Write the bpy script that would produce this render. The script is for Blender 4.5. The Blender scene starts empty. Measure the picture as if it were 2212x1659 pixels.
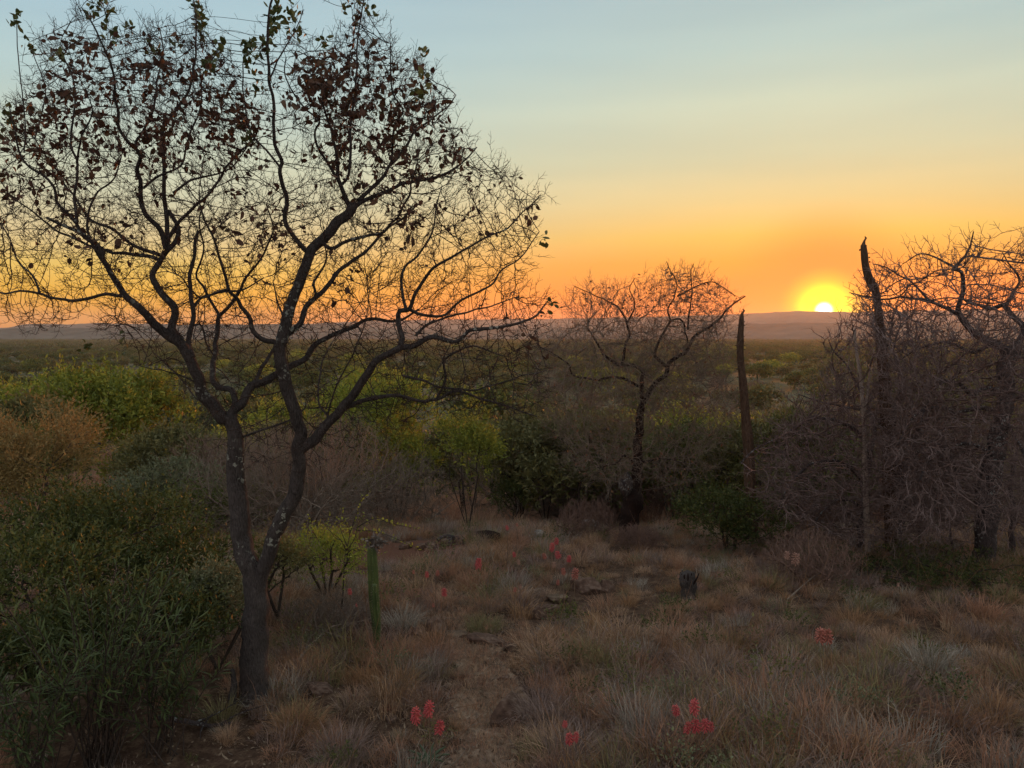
import bpy, math, random
import numpy as np
from mathutils import Vector, Matrix

rng = np.random.default_rng(7)
random.seed(7)
SC = bpy.context.scene
COL = SC.collection

# ------------------------------------------------------------------ camera
F = 1662.0; CU, CV = 1106.0, 829.5         # focal length and centre in picture units (2212 wide)
PITCH = math.radians(4.04)
EYE = np.array([0.0, 0.0, 2.3])
cam_d = bpy.data.cameras.new('camera'); cam = bpy.data.objects.new('camera', cam_d); COL.objects.link(cam)
cam.location = EYE; cam.rotation_euler = (math.pi/2 - PITCH, 0, 0)
cam_d.sensor_width = 36.0; cam_d.lens = 36.0*F/2212.0
cam_d.clip_start = 0.1; cam_d.clip_end = 40000
SC.camera = cam
SC.render.resolution_x = 1024; SC.render.resolution_y = 768
SC.view_settings.view_transform = 'Standard'; SC.view_settings.look = 'None'
SC.view_settings.gamma = 1; SC.view_settings.use_curve_mapping = False
SC.view_settings.exposure = 0.45
SC.render.engine = 'CYCLES'
cy = SC.cycles
cy.max_bounces = 5; cy.diffuse_bounces = 3; cy.glossy_bounces = 2; cy.transmission_bounces = 2
cy.volume_bounces = 0; cy.transparent_max_bounces = 4
cy.use_denoising = True

# ------------------------------------------------------------------ sky
SUN_AZ = math.atan2(671/F, 1.0); SUN_EL = math.radians(1.28)   # the disc, seen on the ridge
LAMP_EL = math.radians(2.6)
world = bpy.data.worlds.new('World'); SC.world = world; world.use_nodes = True
nt = world.node_tree; N = nt.nodes; L = nt.links; N.clear()

def srgb(r, g, b):
    f = lambda c: (c/255/12.92) if c/255 <= 0.04045 else ((c/255+0.055)/1.055)**2.4
    return (f(r), f(g), f(b), 1)

def mth(nt, op, a, b=None, clamp=False):
    n = nt.nodes.new('ShaderNodeMath'); n.operation = op; n.use_clamp = clamp
    for i, v in enumerate((a, b)):
        if v is None: continue
        if isinstance(v, (int, float)): n.inputs[i].default_value = v
        else: nt.links.new(v, n.inputs[i])
    return n.outputs[0]

def ramp(nt, fac, stops, interp='LINEAR'):
    n = nt.nodes.new('ShaderNodeValToRGB'); cr = n.color_ramp; cr.interpolation = interp
    while len(cr.elements) < len(stops): cr.elements.new(0.5)
    for e, (p, c) in zip(cr.elements, stops):
        e.position = p; e.color = c
    if fac is not None: nt.links.new(fac, n.inputs[0])
    return n.outputs[0]

def mix(nt, fac, a, b, blend='MIX'):
    n = nt.nodes.new('ShaderNodeMix'); n.data_type = 'RGBA'; n.blend_type = blend
    for i, v in ((0, fac), (6, a), (7, b)):
        if isinstance(v, (int, float)): n.inputs[i].default_value = v
        elif isinstance(v, tuple): n.inputs[i].default_value = v
        else: nt.links.new(v, n.inputs[i])
    return n.outputs[2]

tc = N.new('ShaderNodeTexCoord')
nrm = N.new('ShaderNodeVectorMath'); nrm.operation = 'NORMALIZE'; L.new(tc.outputs['Generated'], nrm.inputs[0])
sep = N.new('ShaderNodeSeparateXYZ'); L.new(nrm.outputs[0], sep.inputs[0])
el = mth(nt, 'ARCSINE', sep.outputs[2]); el = mth(nt, 'MULTIPLY', el, 180/math.pi)      # degrees
ef = mth(nt, 'POWER', mth(nt, 'DIVIDE', mth(nt, 'MAXIMUM', el, 0.0), 90.0, True), 0.5)   # 0..1
P = lambda deg: (deg/90.0)**0.5
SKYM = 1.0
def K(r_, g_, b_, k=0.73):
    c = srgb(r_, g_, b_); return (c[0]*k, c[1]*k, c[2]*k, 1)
top = [(P(45), K(192,200,204,.88)), (P(90), K(196,199,204,.98))]  # sky above the view, set brighter than the visible part to raise ambient light
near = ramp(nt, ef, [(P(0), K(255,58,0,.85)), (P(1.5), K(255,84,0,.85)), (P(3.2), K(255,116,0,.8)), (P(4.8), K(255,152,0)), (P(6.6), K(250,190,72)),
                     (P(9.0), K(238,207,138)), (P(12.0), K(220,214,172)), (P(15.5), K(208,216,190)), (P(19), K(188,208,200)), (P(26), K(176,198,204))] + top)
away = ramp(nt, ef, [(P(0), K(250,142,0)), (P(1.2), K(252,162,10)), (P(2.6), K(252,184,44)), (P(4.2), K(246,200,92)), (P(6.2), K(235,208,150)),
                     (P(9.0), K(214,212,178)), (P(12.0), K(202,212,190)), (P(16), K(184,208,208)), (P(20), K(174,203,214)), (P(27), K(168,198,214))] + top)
back = ramp(nt, ef, [(P(0), K(185,170,175,.8)), (P(5), K(222,195,190,.85)), (P(12), K(228,212,205,.9)), (P(25), K(205,208,214,.9)), (P(90), K(184,198,216,.95))])  # unseen sky behind the camera, also brightened to fill the foreground
# azimuth away from the sun
hx = mth(nt, 'ADD', mth(nt, 'MULTIPLY', sep.outputs[0], math.sin(SUN_AZ)), mth(nt, 'MULTIPLY', sep.outputs[1], math.cos(SUN_AZ)))
hl = mth(nt, 'SQRT', mth(nt, 'ADD', mth(nt, 'MULTIPLY', sep.outputs[0], sep.outputs[0]), mth(nt, 'MULTIPLY', sep.outputs[1], sep.outputs[1])))
ca = mth(nt, 'DIVIDE', hx, mth(nt, 'MAXIMUM', hl, 0.0001))
aa = mth(nt, 'MULTIPLY', mth(nt, 'ARCCOSINE', mth(nt, 'MINIMUM', mth(nt, 'MAXIMUM', ca, -1.0), 1.0)), 180/math.pi)
def sstep(nt, v, a, b):
    n = nt.nodes.new('ShaderNodeMapRange'); n.interpolation_type = 'SMOOTHSTEP'
    n.inputs[1].default_value = a; n.inputs[2].default_value = b
    nt.links.new(v, n.inputs[0]); return n.outputs[0]
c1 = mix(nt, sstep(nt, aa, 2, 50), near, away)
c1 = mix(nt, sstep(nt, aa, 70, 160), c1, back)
# the glow round the sun
sv = (math.sin(SUN_AZ)*math.cos(SUN_EL), math.cos(SUN_AZ)*math.cos(SUN_EL), math.sin(SUN_EL))
dt = N.new('ShaderNodeVectorMath'); dt.operation = 'DOT_PRODUCT'; L.new(nrm.outputs[0], dt.inputs[0]); dt.inputs[1].default_value = sv
sa = mth(nt, 'MULTIPLY', mth(nt, 'ARCCOSINE', mth(nt, 'MINIMUM', dt.outputs['Value'], 1.0)), 180/math.pi)
c2 = mix(nt, mth(nt, 'MULTIPLY', sstep(nt, sa, 8.0, 2.2), 0.85), c1, K(255,118,0))
c2 = mix(nt, sstep(nt, sa, 3.2, 0.8), c2, (1.05, 0.62, 0.0, 1))
c2 = mix(nt, sstep(nt, sa, 2.2, 0.5), c2, (1.6, 1.3, 0.0, 1))
c2 = mix(nt, sstep(nt, sa, 0.72, 0.15), c2, (5.0, 4.8, 3.4, 1))
# faint streaks of thin cloud veil
mp = N.new('ShaderNodeMapping'); L.new(nrm.outputs[0], mp.inputs[0]); mp.inputs['Scale'].default_value = (1.2, 1.2, 9); mp.inputs['Rotation'].default_value = (0.05, 0.12, 0)
ns = N.new('ShaderNodeTexNoise'); L.new(mp.outputs[0], ns.inputs['Vector']); ns.inputs['Scale'].default_value = 1.6; ns.inputs['Detail'].default_value = 3
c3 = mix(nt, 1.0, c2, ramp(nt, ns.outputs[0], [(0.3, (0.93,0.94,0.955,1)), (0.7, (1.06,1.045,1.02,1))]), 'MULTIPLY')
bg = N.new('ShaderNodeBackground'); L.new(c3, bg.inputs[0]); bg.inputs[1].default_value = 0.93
sky = N.new('ShaderNodeTexSky'); sky.sky_type = 'NISHITA'; sky.sun_disc = False
sky.sun_elevation = LAMP_EL; sky.sun_rotation = SUN_AZ; sky.altitude = 1100; sky.dust_density = 1.0
bg2 = N.new('ShaderNodeBackground'); L.new(sky.outputs[0], bg2.inputs[0]); bg2.inputs[1].default_value = 0.012
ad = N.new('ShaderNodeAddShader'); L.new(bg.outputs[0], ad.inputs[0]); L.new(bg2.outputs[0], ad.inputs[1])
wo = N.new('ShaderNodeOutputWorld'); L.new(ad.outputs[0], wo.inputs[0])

sun_d = bpy.data.lights.new('sun', 'SUN'); sun_d.energy = 2.4; sun_d.angle = math.radians(0.7); sun_d.color = (1.0, 0.26, 0.04)
sun = bpy.data.objects.new('sun', sun_d); COL.objects.link(sun)
tosun = Vector((math.sin(SUN_AZ)*math.cos(LAMP_EL), math.cos(SUN_AZ)*math.cos(LAMP_EL), math.sin(LAMP_EL)))
sun.rotation_euler = tosun.to_track_quat('Z', 'Y').to_euler()

# ------------------------------------------------------------------ helpers
def interp(x, xs, ys): return np.interp(x, xs, ys)
PY = [0, 4, 7, 10, 12, 16, 25, 50, 100, 166, 300, 600, 1000, 1700, 5000]
PZ = [-2.25, -2.33, -2.5, -2.88, -3.22, -4.15, -6.1, -9.0, -11.5, -13, -14.5, -16.5, -20, -26, -34]
PZ = [z + 2.3 for z in PZ]
def vnoise(x, y, s):
    return (np.sin(x*s*1.31 + 1.7*np.sin(y*s*0.83+0.4)) * np.cos(y*s*1.17 + 1.3*np.sin(x*s*0.71+2.1)))
def g(x, y):
    x = np.asarray(x, float); y = np.asarray(y, float)
    yy = np.maximum(y, 0) + 0.0*x
    z = interp(yy, PY, PZ)
    r = np.hypot(x, y)
    a = np.clip((r-1)/8, 0.3, 1)
    z = z + 0.05*a*vnoise(x, y, 1.1) + 0.025*vnoise(x+5, y+9, 2.9) + 0.022*np.clip(1.6-r/12, 0, 1)*vnoise(x+2, y+1, 6.5) + 0.35*np.clip((r-15)/60, 0, 1)*vnoise(x, y, 0.11) + 0.7*np.clip((r-150)/500, 0, 1)*vnoise(x, y, 0.017)
    z = z - 0.05*np.exp(-((x-pathx(y))/0.28)**2)*np.clip((7.5-y)/2, 0, 1)
    return z
def pathx(y):
    return interp(y, [0, 3.0, 3.6, 4.3, 5.2, 6.2, 7.5], [-0.28, -0.26, -0.24, -0.14, -0.16, -0.38, -0.9])
ct, st = math.cos(PITCH), math.sin(PITCH)
def at(u, v, D):
    """the point of the place seen at picture position (u, v), D metres ahead"""
    xc = (u-CU)/F; yc = (CV-v)/F
    d = np.array([xc, ct + yc*st, -st + yc*ct])
    return EYE + d*(D/d[1])
def ground_at(u, v):
    lo, hi = 1.0, 3000.0
    for _ in range(50):
        m = math.sqrt(lo*hi); p = at(u, v, m)
        if p[2] > g(p[0], p[1]): lo = m
        else: hi = m
    p = at(u, v, lo); p[2] = float(g(p[0], p[1])); return p
def px(w, D): return w*D/F       # size in metres of w picture units at D metres

def tag(o, label=None, cat=None, group=None, kind=None):
    if label: o['label'] = label
    if cat: o['category'] = cat
    if group: o['group'] = group
    if kind: o['kind'] = kind
    return o
def mesh_np(name, verts, quads=None, tris=None, mat=None, smooth=False, uvcol=None):
    verts = np.asarray(verts, np.float32).reshape(-1, 3)
    me = bpy.data.meshes.new(name)
    loops = []; starts = []; n = 0
    nq = 0 if quads is None else len(quads); ntr = 0 if tris is None else len(tris)
    li = []
    if nq: li.append(np.asarray(quads, np.int32).ravel())
    if ntr: li.append(np.asarray(tris, np.int32).ravel())
    li = np.concatenate(li) if li else np.zeros(0, np.int32)
    ls = np.concatenate([np.arange(nq)*4, nq*4 + np.arange(ntr)*3]).astype(np.int32)
    me.vertices.add(len(verts)); me.vertices.foreach_set('co', verts.ravel())
    me.loops.add(len(li)); me.loops.foreach_set('vertex_index', li)
    me.polygons.add(len(ls)); me.polygons.foreach_set('loop_start', ls)
    if uvcol is not None:
        a = me.attributes.new('tone', 'FLOAT', 'POINT'); a.data.foreach_set('value', np.asarray(uvcol, np.float32))
    me.update(calc_edges=True)
    if smooth: me.polygons.foreach_set('use_smooth', np.ones(len(ls), bool))
    if mat: me.materials.append(mat)
    return me
def obj(name, me, parent=None, loc=None):
    o = bpy.data.objects.new(name, me); COL.objects.link(o)
    if parent is not None: o.parent = parent
    if loc is not None: o.location = loc
    return o
def empty(name, loc=(0,0,0), rz=0.0):
    o = bpy.data.objects.new(name, None); COL.objects.link(o)
    o.location = loc; o.rotation_euler = (0,0,rz); o.empty_display_size = 0.1
    return o
def dup(root, loc, rz=0.0, sc=1.0, **t):
    r = root.copy(); COL.objects.link(r); r.location = loc; r.rotation_euler = (0,0,rz)
    r.scale = (sc,sc,sc) if not isinstance(sc, tuple) else sc
    tag(r, **t)
    for ch in root.children:
        c = ch.copy(); COL.objects.link(c); c.parent = r
        for gch in ch.children:
            d = gch.copy(); COL.objects.link(d); d.parent = c
    return r

# ------------------------------------------------------------------ materials
def newmat(name, rough=0.9, spec=0.15):
    m = bpy.data.materials.new(name); m.use_nodes = True
    t = m.node_tree; b = t.nodes['Principled BSDF']
    b.inputs['Roughness'].default_value = rough; b.inputs['Specular IOR Level'].default_value = spec
    return m, t, b
def noise(t, scale, detail=4, vec=None, stretch=None, rough=0.55, coord='Object'):
    n = t.nodes.new('ShaderNodeTexNoise'); n.inputs['Scale'].default_value = scale; n.inputs['Detail'].default_value = detail
    n.inputs['Roughness'].default_value = rough
    if vec is None:
        tcn = t.nodes.new('ShaderNodeTexCoord'); vec = tcn.outputs[coord]
    if stretch:
        mpn = t.nodes.new('ShaderNodeMapping'); mpn.inputs['Scale'].default_value = stretch; t.links.new(vec, mpn.inputs[0]); vec = mpn.outputs[0]
    t.links.new(vec, n.inputs['Vector']); return n.outputs[0]
def bump(t, b, h, strength=0.4, dist=0.01):
    n = t.nodes.new('ShaderNodeBump'); n.inputs['Strength'].default_value = strength; n.inputs['Distance'].default_value = dist
    t.links.new(h, n.inputs['Height']); t.links.new(n.outputs[0], b.inputs['Normal'])
def c4(c): return (c[0], c[1], c[2], 1)
ALB = 2.1
def foliage_mat(name, cols, trans=0.25, rough=0.6, spec=0.25, nscale=0.8, rnd=True):
    """leaf colour varies with each plant, with each leaf ('tone') and in patches"""
    m, t, b = newmat(name, rough, spec)
    oi = t.nodes.new('ShaderNodeObjectInfo'); at_ = t.nodes.new('ShaderNodeAttribute'); at_.attribute_name = 'tone'
    v = mth(t, 'ADD', mth(t, 'MULTIPLY', at_.outputs['Fac'], 0.6), mth(t, 'MULTIPLY', oi.outputs['Random'], 0.25 if rnd else 0.0))
    v = mth(t, 'ADD', v, mth(t, 'MULTIPLY', noise(t, nscale, 2), 0.35), True)
    k = len(cols)
    col = ramp(t, v, [(i/(k-1), c4([q*ALB for q in c])) for i, c in enumerate(cols)])
    t.links.new(col, b.inputs['Base Color'])
    if trans > 0:
        tr = t.nodes.new('ShaderNodeBsdfTranslucent'); t.links.new(col, tr.inputs[0])
        mx = t.nodes.new('ShaderNodeMixShader'); mx.inputs[0].default_value = trans
        out = t.nodes['Material Output']
        t.links.new(b.outputs[0], mx.inputs[1]); t.links.new(tr.outputs[0], mx.inputs[2]); t.links.new(mx.outputs[0], out.inputs[0])
    return m
def bark_mat(name, c_dark, c_light, lichen=0.0, scale=30, lich_col=(0.42,0.43,0.36), vert=6.0, bstr=0.8, bdist=0.012):
    m, t, b = newmat(name, 0.95, 0.1)
    n1 = noise(t, scale, 6, stretch=(vert, vert, 1.0)); n2 = noise(t, scale*0.25, 3)
    col = ramp(t, mth(t, 'ADD', mth(t, 'MULTIPLY', n1, 0.65), mth(t, 'MULTIPLY', n2, 0.35)), [(0.32, c4(c_dark)), (0.68, c4(c_light))])
    if lichen > 0:
        vo = t.nodes.new('ShaderNodeTexVoronoi'); vo.inputs['Scale'].default_value = 26
        tcn = t.nodes.new('ShaderNodeTexCoord')
        nn = t.nodes.new('ShaderNodeTexNoise'); nn.inputs['Scale'].default_value = 40; t.links.new(tcn.outputs['Object'], nn.inputs['Vector'])
        ax = t.nodes.new('ShaderNodeVectorMath'); ax.operation = 'MULTIPLY_ADD'; ax.inputs[1].default_value = (0.06,0.06,0.06)
        t.links.new(nn.outputs['Color'], ax.inputs[0]); t.links.new(tcn.outputs['Object'], ax.inputs[2]); t.links.new(ax.outputs[0], vo.inputs['Vector'])
        big = noise(t, 2.3, 2)
        lim = mth(t, 'MULTIPLY', ramp(t, vo.outputs['Distance'], [(0.28, (1,1,1,1)), (0.36, (0,0,0,1))]), ramp(t, big, [(0.60-0.25*lichen, (0,0,0,1)), (0.68-0.25*lichen, (1,1,1,1))]))
        col = mix(t, lim, col, c4(lich_col))
    t.links.new(col, b.inputs['Base Color'])
    bump(t, b, n1, bstr, bdist)
    return m

# ------------------------------------------------------------------ ground
m_ground, t, b = newmat('ground_soil', 1.0, 0.05)
geo = t.nodes.new('ShaderNodeNewGeometry')
pos = geo.outputs['Position']
n1 = noise(t, 1.3, 6, vec=pos); n2 = noise(t, 14, 5, vec=pos); n3 = noise(t, 60, 4, vec=pos)
near_c = ramp(t, mth(t, 'ADD', mth(t, 'MULTIPLY', n2, 0.6), mth(t, 'MULTIPLY', n3, 0.4)), [(0.3, (0.045,0.026,0.018,1)), (0.5, (0.12,0.074,0.05,1)), (0.72, (0.26,0.175,0.115,1))])
near_c = mix(t, 1.0, near_c, (0.62,0.60,0.58,1), 'MULTIPLY')
pd = t.nodes.new('ShaderNodeVectorMath'); pd.operation = 'SUBTRACT'; t.links.new(pos, pd.inputs[0]); pd.inputs[1].default_value = (-1.55, 9.9, -0.6)
pl_ = t.nodes.new('ShaderNodeVectorMath'); pl_.operation = 'LENGTH'; t.links.new(pd.outputs[0], pl_.inputs[0])
near_c = mix(t, sstep(t, mth(t, 'ADD', pl_.outputs['Value'], mth(t, 'MULTIPLY', n1, 0.6)), 1.75, 1.15), near_c, (0.115, 0.055, 0.036, 1))
nf = noise(t, 0.012, 5, vec=pos, stretch=(0.35, 1.0, 1.0)); nf2 = noise(t, 0.09, 5, vec=pos)
far_c = ramp(t, nf2, [(0.35, (0.045,0.050,0.024,1)), (0.55, (0.095,0.085,0.045,1)), (0.7, (0.17,0.14,0.085,1))])
far_c = mix(t, ramp(t, nf, [(0.56, (0,0,0,1)), (0.66, (1,1,1,1))]), far_c, (0.17, 0.14, 0.09, 1))
dist = t.nodes.new('ShaderNodeVectorMath'); dist.operation = 'LENGTH'; t.links.new(pos, dist.inputs[0])
col = mix(t, sstep(t, dist.outputs['Value'], 25, 90), near_c, far_c)
t.links.new(col, b.inputs['Base Color']); bump(t, b, n2, 0.6, 0.03)

na = 560
ang = np.linspace(0, 2*math.pi, na, endpoint=False)
rr = [0.0]; r = 0.35
while r < 5000: rr.append(r); r *= 1.028 if r > 9 else 1.0; r += 0.11 if r <= 9 else 0
rr = np.array(rr[1:])
A, R = np.meshgrid(ang, rr); X = R*np.sin(A); Y = R*np.cos(A); Z = g(X, Y)
# the ground rises into the ranges only as separate hills; here it simply runs on
V = np.stack([X, Y, Z], -1).reshape(-1, 3)
nr = len(rr); i = np.arange(nr-1)[:, None]*na; j = np.arange(na)[None]
jn = (j+1) % na
quads = np.stack([i+j, i+na+j, i+na+jn, i+jn], -1).reshape(-1, 4)[:, ::-1]
V = np.vstack([V, [[0, 0, float(g(0, 0))]]])
c = len(V)-1
tr = np.stack([np.full(na, c), (np.arange(na)+1) % na, np.arange(na)], -1)
ground = obj('ground', mesh_np('ground', V, quads, tr[:, ::-1], m_ground, True)); tag(ground, kind='structure')

# the trodden path: a thin worn sheet that follows the ground
m_path, t, b = newmat('trodden_soil', 1.0, 0.05)
geo = t.nodes.new('ShaderNodeNewGeometry'); p1 = noise(t, 22, 6, vec=geo.outputs['Position']); p2 = noise(t, 3.5, 4, vec=geo.outputs['Position'])
t.links.new(ramp(t, mth(t, 'ADD', mth(t, 'MULTIPLY', p1, 0.6), mth(t, 'MULTIPLY', p2, 0.4)), [(0.34, (0.08,0.05,0.033,1)), (0.5, (0.19,0.125,0.083,1)), (0.66, (0.32,0.235,0.165,1))]), b.inputs['Base Color']); bump(t, b, p1, 0.8, 0.02)
ys = np.linspace(2.0, 6.3, 120); rp = np.random.default_rng(3); wl_ = 0.21+0.05*np.sin(ys*7)+rp.normal(0, .012, 120); wr_ = 0.21+0.05*np.sin(ys*5.3+1)+rp.normal(0, .012, 120)
fs = np.linspace(-1, 1, 13); XX = pathx(ys)[:, None] + np.where(fs[None] < 0, fs[None]*wl_[:, None], fs[None]*wr_[:, None])*np.interp(ys, [2, 5.8, 6.3], [1, 1, .2])[:, None]; YY = np.repeat(ys[:, None], 13, 1)
# sits on the very triangles of the ground sheet, so follow the analytic height with a little clearance
ZZ = g(XX, YY)+0.010-0.006*np.abs(fs[None])
i_ = np.arange(119)[:, None]*13; j_ = np.arange(12)[None]
path = obj('path', mesh_np('path', np.stack([XX, YY, ZZ], -1).reshape(-1, 3), np.stack([i_+j_, i_+j_+1, i_+13+j_+1, i_+13+j_], -1).reshape(-1, 4), None, m_path, True)); tag(path, kind='structure')

# ------------------------------------------------------------------ hill ranges
def hills(name, crest, R0, R1, mat, us=(-900, 3200)):
    u = np.linspace(us[0], us[1], 420)
    v = np.interp(u, [c[0] for c in crest], [c[1] for c in crest])
    v = v + 0.5*np.sin(u*0.05)+0.35*np.sin(u*0.13+1)+0.25*np.sin(u*0.31)
    prof = [(0.0, 0.0), (0.12, 0.10), (0.25, 0.33), (0.38, 0.66), (0.48, 0.9), (0.56, 1.0), (0.72, 0.93), (0.88, 0.5), (1.0, 0.0)]
    Rc = R0 + 0.56*(R1-R0)
    rows = []
    for k, (f, h) in enumerate(prof):
        R = R0 + f*(R1-R0) + (np.sin(u*0.013+f*3)*0.035*(R1-R0) if 0 < k < 8 and f != 0.56 else 0)
        az = np.arctan((u-CU)/F)
        top = EYE[2] + Rc*((712.2-v)/F)*1.0
        base = float(g(0, Rc)) - 6
        top = EYE[2] + Rc*np.cos(az)*((712.0-v)/F)
        z = base + (top-base)*h + (np.sin(u*0.045+k*1.7)+0.6*np.sin(u*0.11+k))*0.02*(top-base)*(0 if f == 0.56 or h == 0 else 1)
        rows.append(np.stack([R*np.sin(az), R*np.cos(az), z], -1))
    V = np.stack(rows).reshape(-1, 3); n = len(u); K = len(prof)
    i = np.arange(K-1)[:, None]*n; j = np.arange(n-1)[None]
    q = np.stack([i+j, i+j+1, i+n+j+1, i+n+j], -1).reshape(-1, 4)
    return tag(obj(name, mesh_np(name, V, q, None, mat, True)), kind='structure')
m_hill, t, b = newmat('wooded_hill', 1.0, 0.0)
geo = t.nodes.new('ShaderNodeNewGeometry')
na_ = noise(t, 0.02, 6, vec=geo.outputs['Position']); nb_ = noise(t, 0.004, 3, vec=geo.outputs['Position'])
t.links.new(ramp(t, mth(t, 'ADD', mth(t, 'MULTIPLY', na_, 0.6), mth(t, 'MULTIPLY', nb_, 0.4)), [(0.35, (0.045,0.055,0.045,1)), (0.65, (0.13,0.125,0.10,1))]), b.inputs['Base Color'])
bump(t, b, na_, 1.0, 12.0)
far_crest = [(-900,706),(-400,706),(0,708),(25,707),(51,700),(159,700),(203,698),(317,699),(381,701),(540,702),(698,698),(821,692),(1010,690),(1180,689),(1420,684),(1540,680),(1594,679),(1628,677),(1669,674),(1717,672.5),(1809,673),(1850,676),(1950,672),(2100,668),(2208,672),(2600,676),(3200,690)]
mid_crest = [(-900,714),(-400,712),(0,711),(57,707),(159,708),(263,709),(317,704),(381,701),(540,700),(698,700),(760,704),(830,709),(950,712),(1180,709),(1300,707),(1500,702),(1630,699),(1830,696),(2212,696),(2600,699),(3200,705)]
hills('hills', mid_crest, 1700, 2500, m_hill)
hills('far_hills', far_crest, 3300, 4600, m_hill)

# ------------------------------------------------------------------ haze
hz_me = mesh_np('haze', [(x, y, z) for x in (-5600, 7600) for y in (-5200, 5200) for z in (-60.0, 98.0)],
                [(0,1,3,2), (4,6,7,5), (0,4,5,1), (2,3,7,6), (0,2,6,4), (1,5,7,3)])
m_haze = bpy.data.materials.new('haze'); m_haze.use_nodes = True; t = m_haze.node_tree; t.nodes.clear()
pv = t.nodes.new('ShaderNodeVolumePrincipled'); pv.inputs['Color'].default_value = (0.90, 0.91, 0.90, 1)
pv.inputs['Density'].default_value = 0.000115; pv.inputs['Anisotropy'].default_value = 0.48
mo = t.nodes.new('ShaderNodeOutputMaterial'); t.links.new(pv.outputs[0], mo.inputs['Volume'])
hz_me.materials.append(m_haze); haze = obj('haze', hz_me); tag(haze, kind='stuff')

# ------------------------------------------------------------------ plant building
def unit(a): return a/np.maximum(np.linalg.norm(a, axis=-1, keepdims=True), 1e-9)
def tube_tree(pos, par, rad, sides=3):
    """every node a small ring, every node joined to its parent: one continuous twig mesh"""
    n = len(pos); par = np.asarray(par); pos = np.asarray(pos, float); rad = np.asarray(rad, float)
    d = pos - pos[np.maximum(par, 0)]
    roots = par < 0
    d[roots] = (0, 0, 1); d = unit(d)
    e = np.tile(np.array([0.13, 0.97, 0.2]), (n, 1)); u = unit(e - (e*d).sum(1)[:, None]*d); w = np.cross(d, u)
    th = np.arange(sides)*2*math.pi/sides
    ring = pos[:, None] + rad[:, None, None]*(np.cos(th)[None, :, None]*u[:, None] + np.sin(th)[None, :, None]*w[:, None])
    c = np.nonzero(~roots)[0]; p = par[c]; k = np.arange(sides); kn = (k+1) % sides
    q = np.stack([p[:, None]*sides+k, p[:, None]*sides+kn, c[:, None]*sides+kn, c[:, None]*sides+k], -1).reshape(-1, 4)
    return ring.reshape(-1, 3), q
def limb_mesh(pts, rads, sides=10, knob=0.0, seed=0, cap=True):
    """a rounded, slightly knobbly limb along pts"""
    r = np.random.default_rng(seed); pts = np.asarray(pts, float); n = len(pts)
    T = np.gradient(pts, axis=0); T = unit(T)
    u = np.array([1.0, 0.1, 0.0]) if abs(T[0][0]) < 0.9 else np.array([0, 1.0, 0])
    U = []
    for t_ in T:
        u = u - t_*np.dot(u, t_); u = u/np.linalg.norm(u); U.append(u)
    U = np.array(U); W = np.cross(T, U)
    th = np.arange(sides)*2*math.pi/sides
    ph = r.uniform(0, 6.28, 6); s = np.linspace(0, n*0.5, n)[:, None]
    bumpy = 1 + knob*(np.sin(th[None]*2+ph[0]+s*0.4)*0.5 + np.sin(th[None]*3+ph[1]+s*0.9)*0.35 + np.sin(s*1.7+ph[2]+th[None])*0.5 + r.normal(0, 0.35, (n, sides)))
    R = np.asarray(rads)[:, None]*bumpy
    ring = pts[:, None] + R[..., None]*(np.cos(th)[None, :, None]*U[:, None] + np.sin(th)[None, :, None]*W[:, None])
    V = ring.reshape(-1, 3); i = np.arange(n-1)[:, None]*sides; j = np.arange(sides)[None]; jn = (j+1) % sides
    q = np.stack([i+j, i+jn, i+sides+jn, i+sides+j], -1).reshape(-1, 4)
    tr = None
    if cap:
        V = np.vstack([V, pts[-1] + T[-1]*rads[-1]*0.6]); k = np.arange(sides)
        tr = np.stack([(n-1)*sides+k, (n-1)*sides+(k+1) % sides, np.full(sides, len(V)-1)], -1)
    return V, q, tr
def smooth_line(pts, step):
    """Catmull-Rom through pts, resampled every step metres"""
    P_ = np.asarray(pts, float)
    if len(P_) == 2: P_ = np.array([P_[0], P_.mean(0), P_[1]])
    Q = np.vstack([2*P_[0]-P_[1], P_, 2*P_[-1]-P_[-2]]); out = []
    for i in range(1, len(Q)-2):
        for s in np.linspace(0, 1, 8, endpoint=False):
            a, b_, c_, d_ = Q[i-1], Q[i], Q[i+1], Q[i+2]
            out.append(0.5*((2*b_)+(-a+c_)*s+(2*a-5*b_+4*c_-d_)*s*s+(-a+3*b_-3*c_+d_)*s**3))
    out.append(Q[-2]); out = np.array(out)
    l = np.r_[0, np.cumsum(np.linalg.norm(np.diff(out[:, :3], axis=0), axis=1))]
    m = max(3, int(l[-1]/step)+1); s = np.linspace(0, l[-1], m)
    return np.stack([np.interp(s, l, out[:, k]) for k in range(out.shape[1])], -1)

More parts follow.
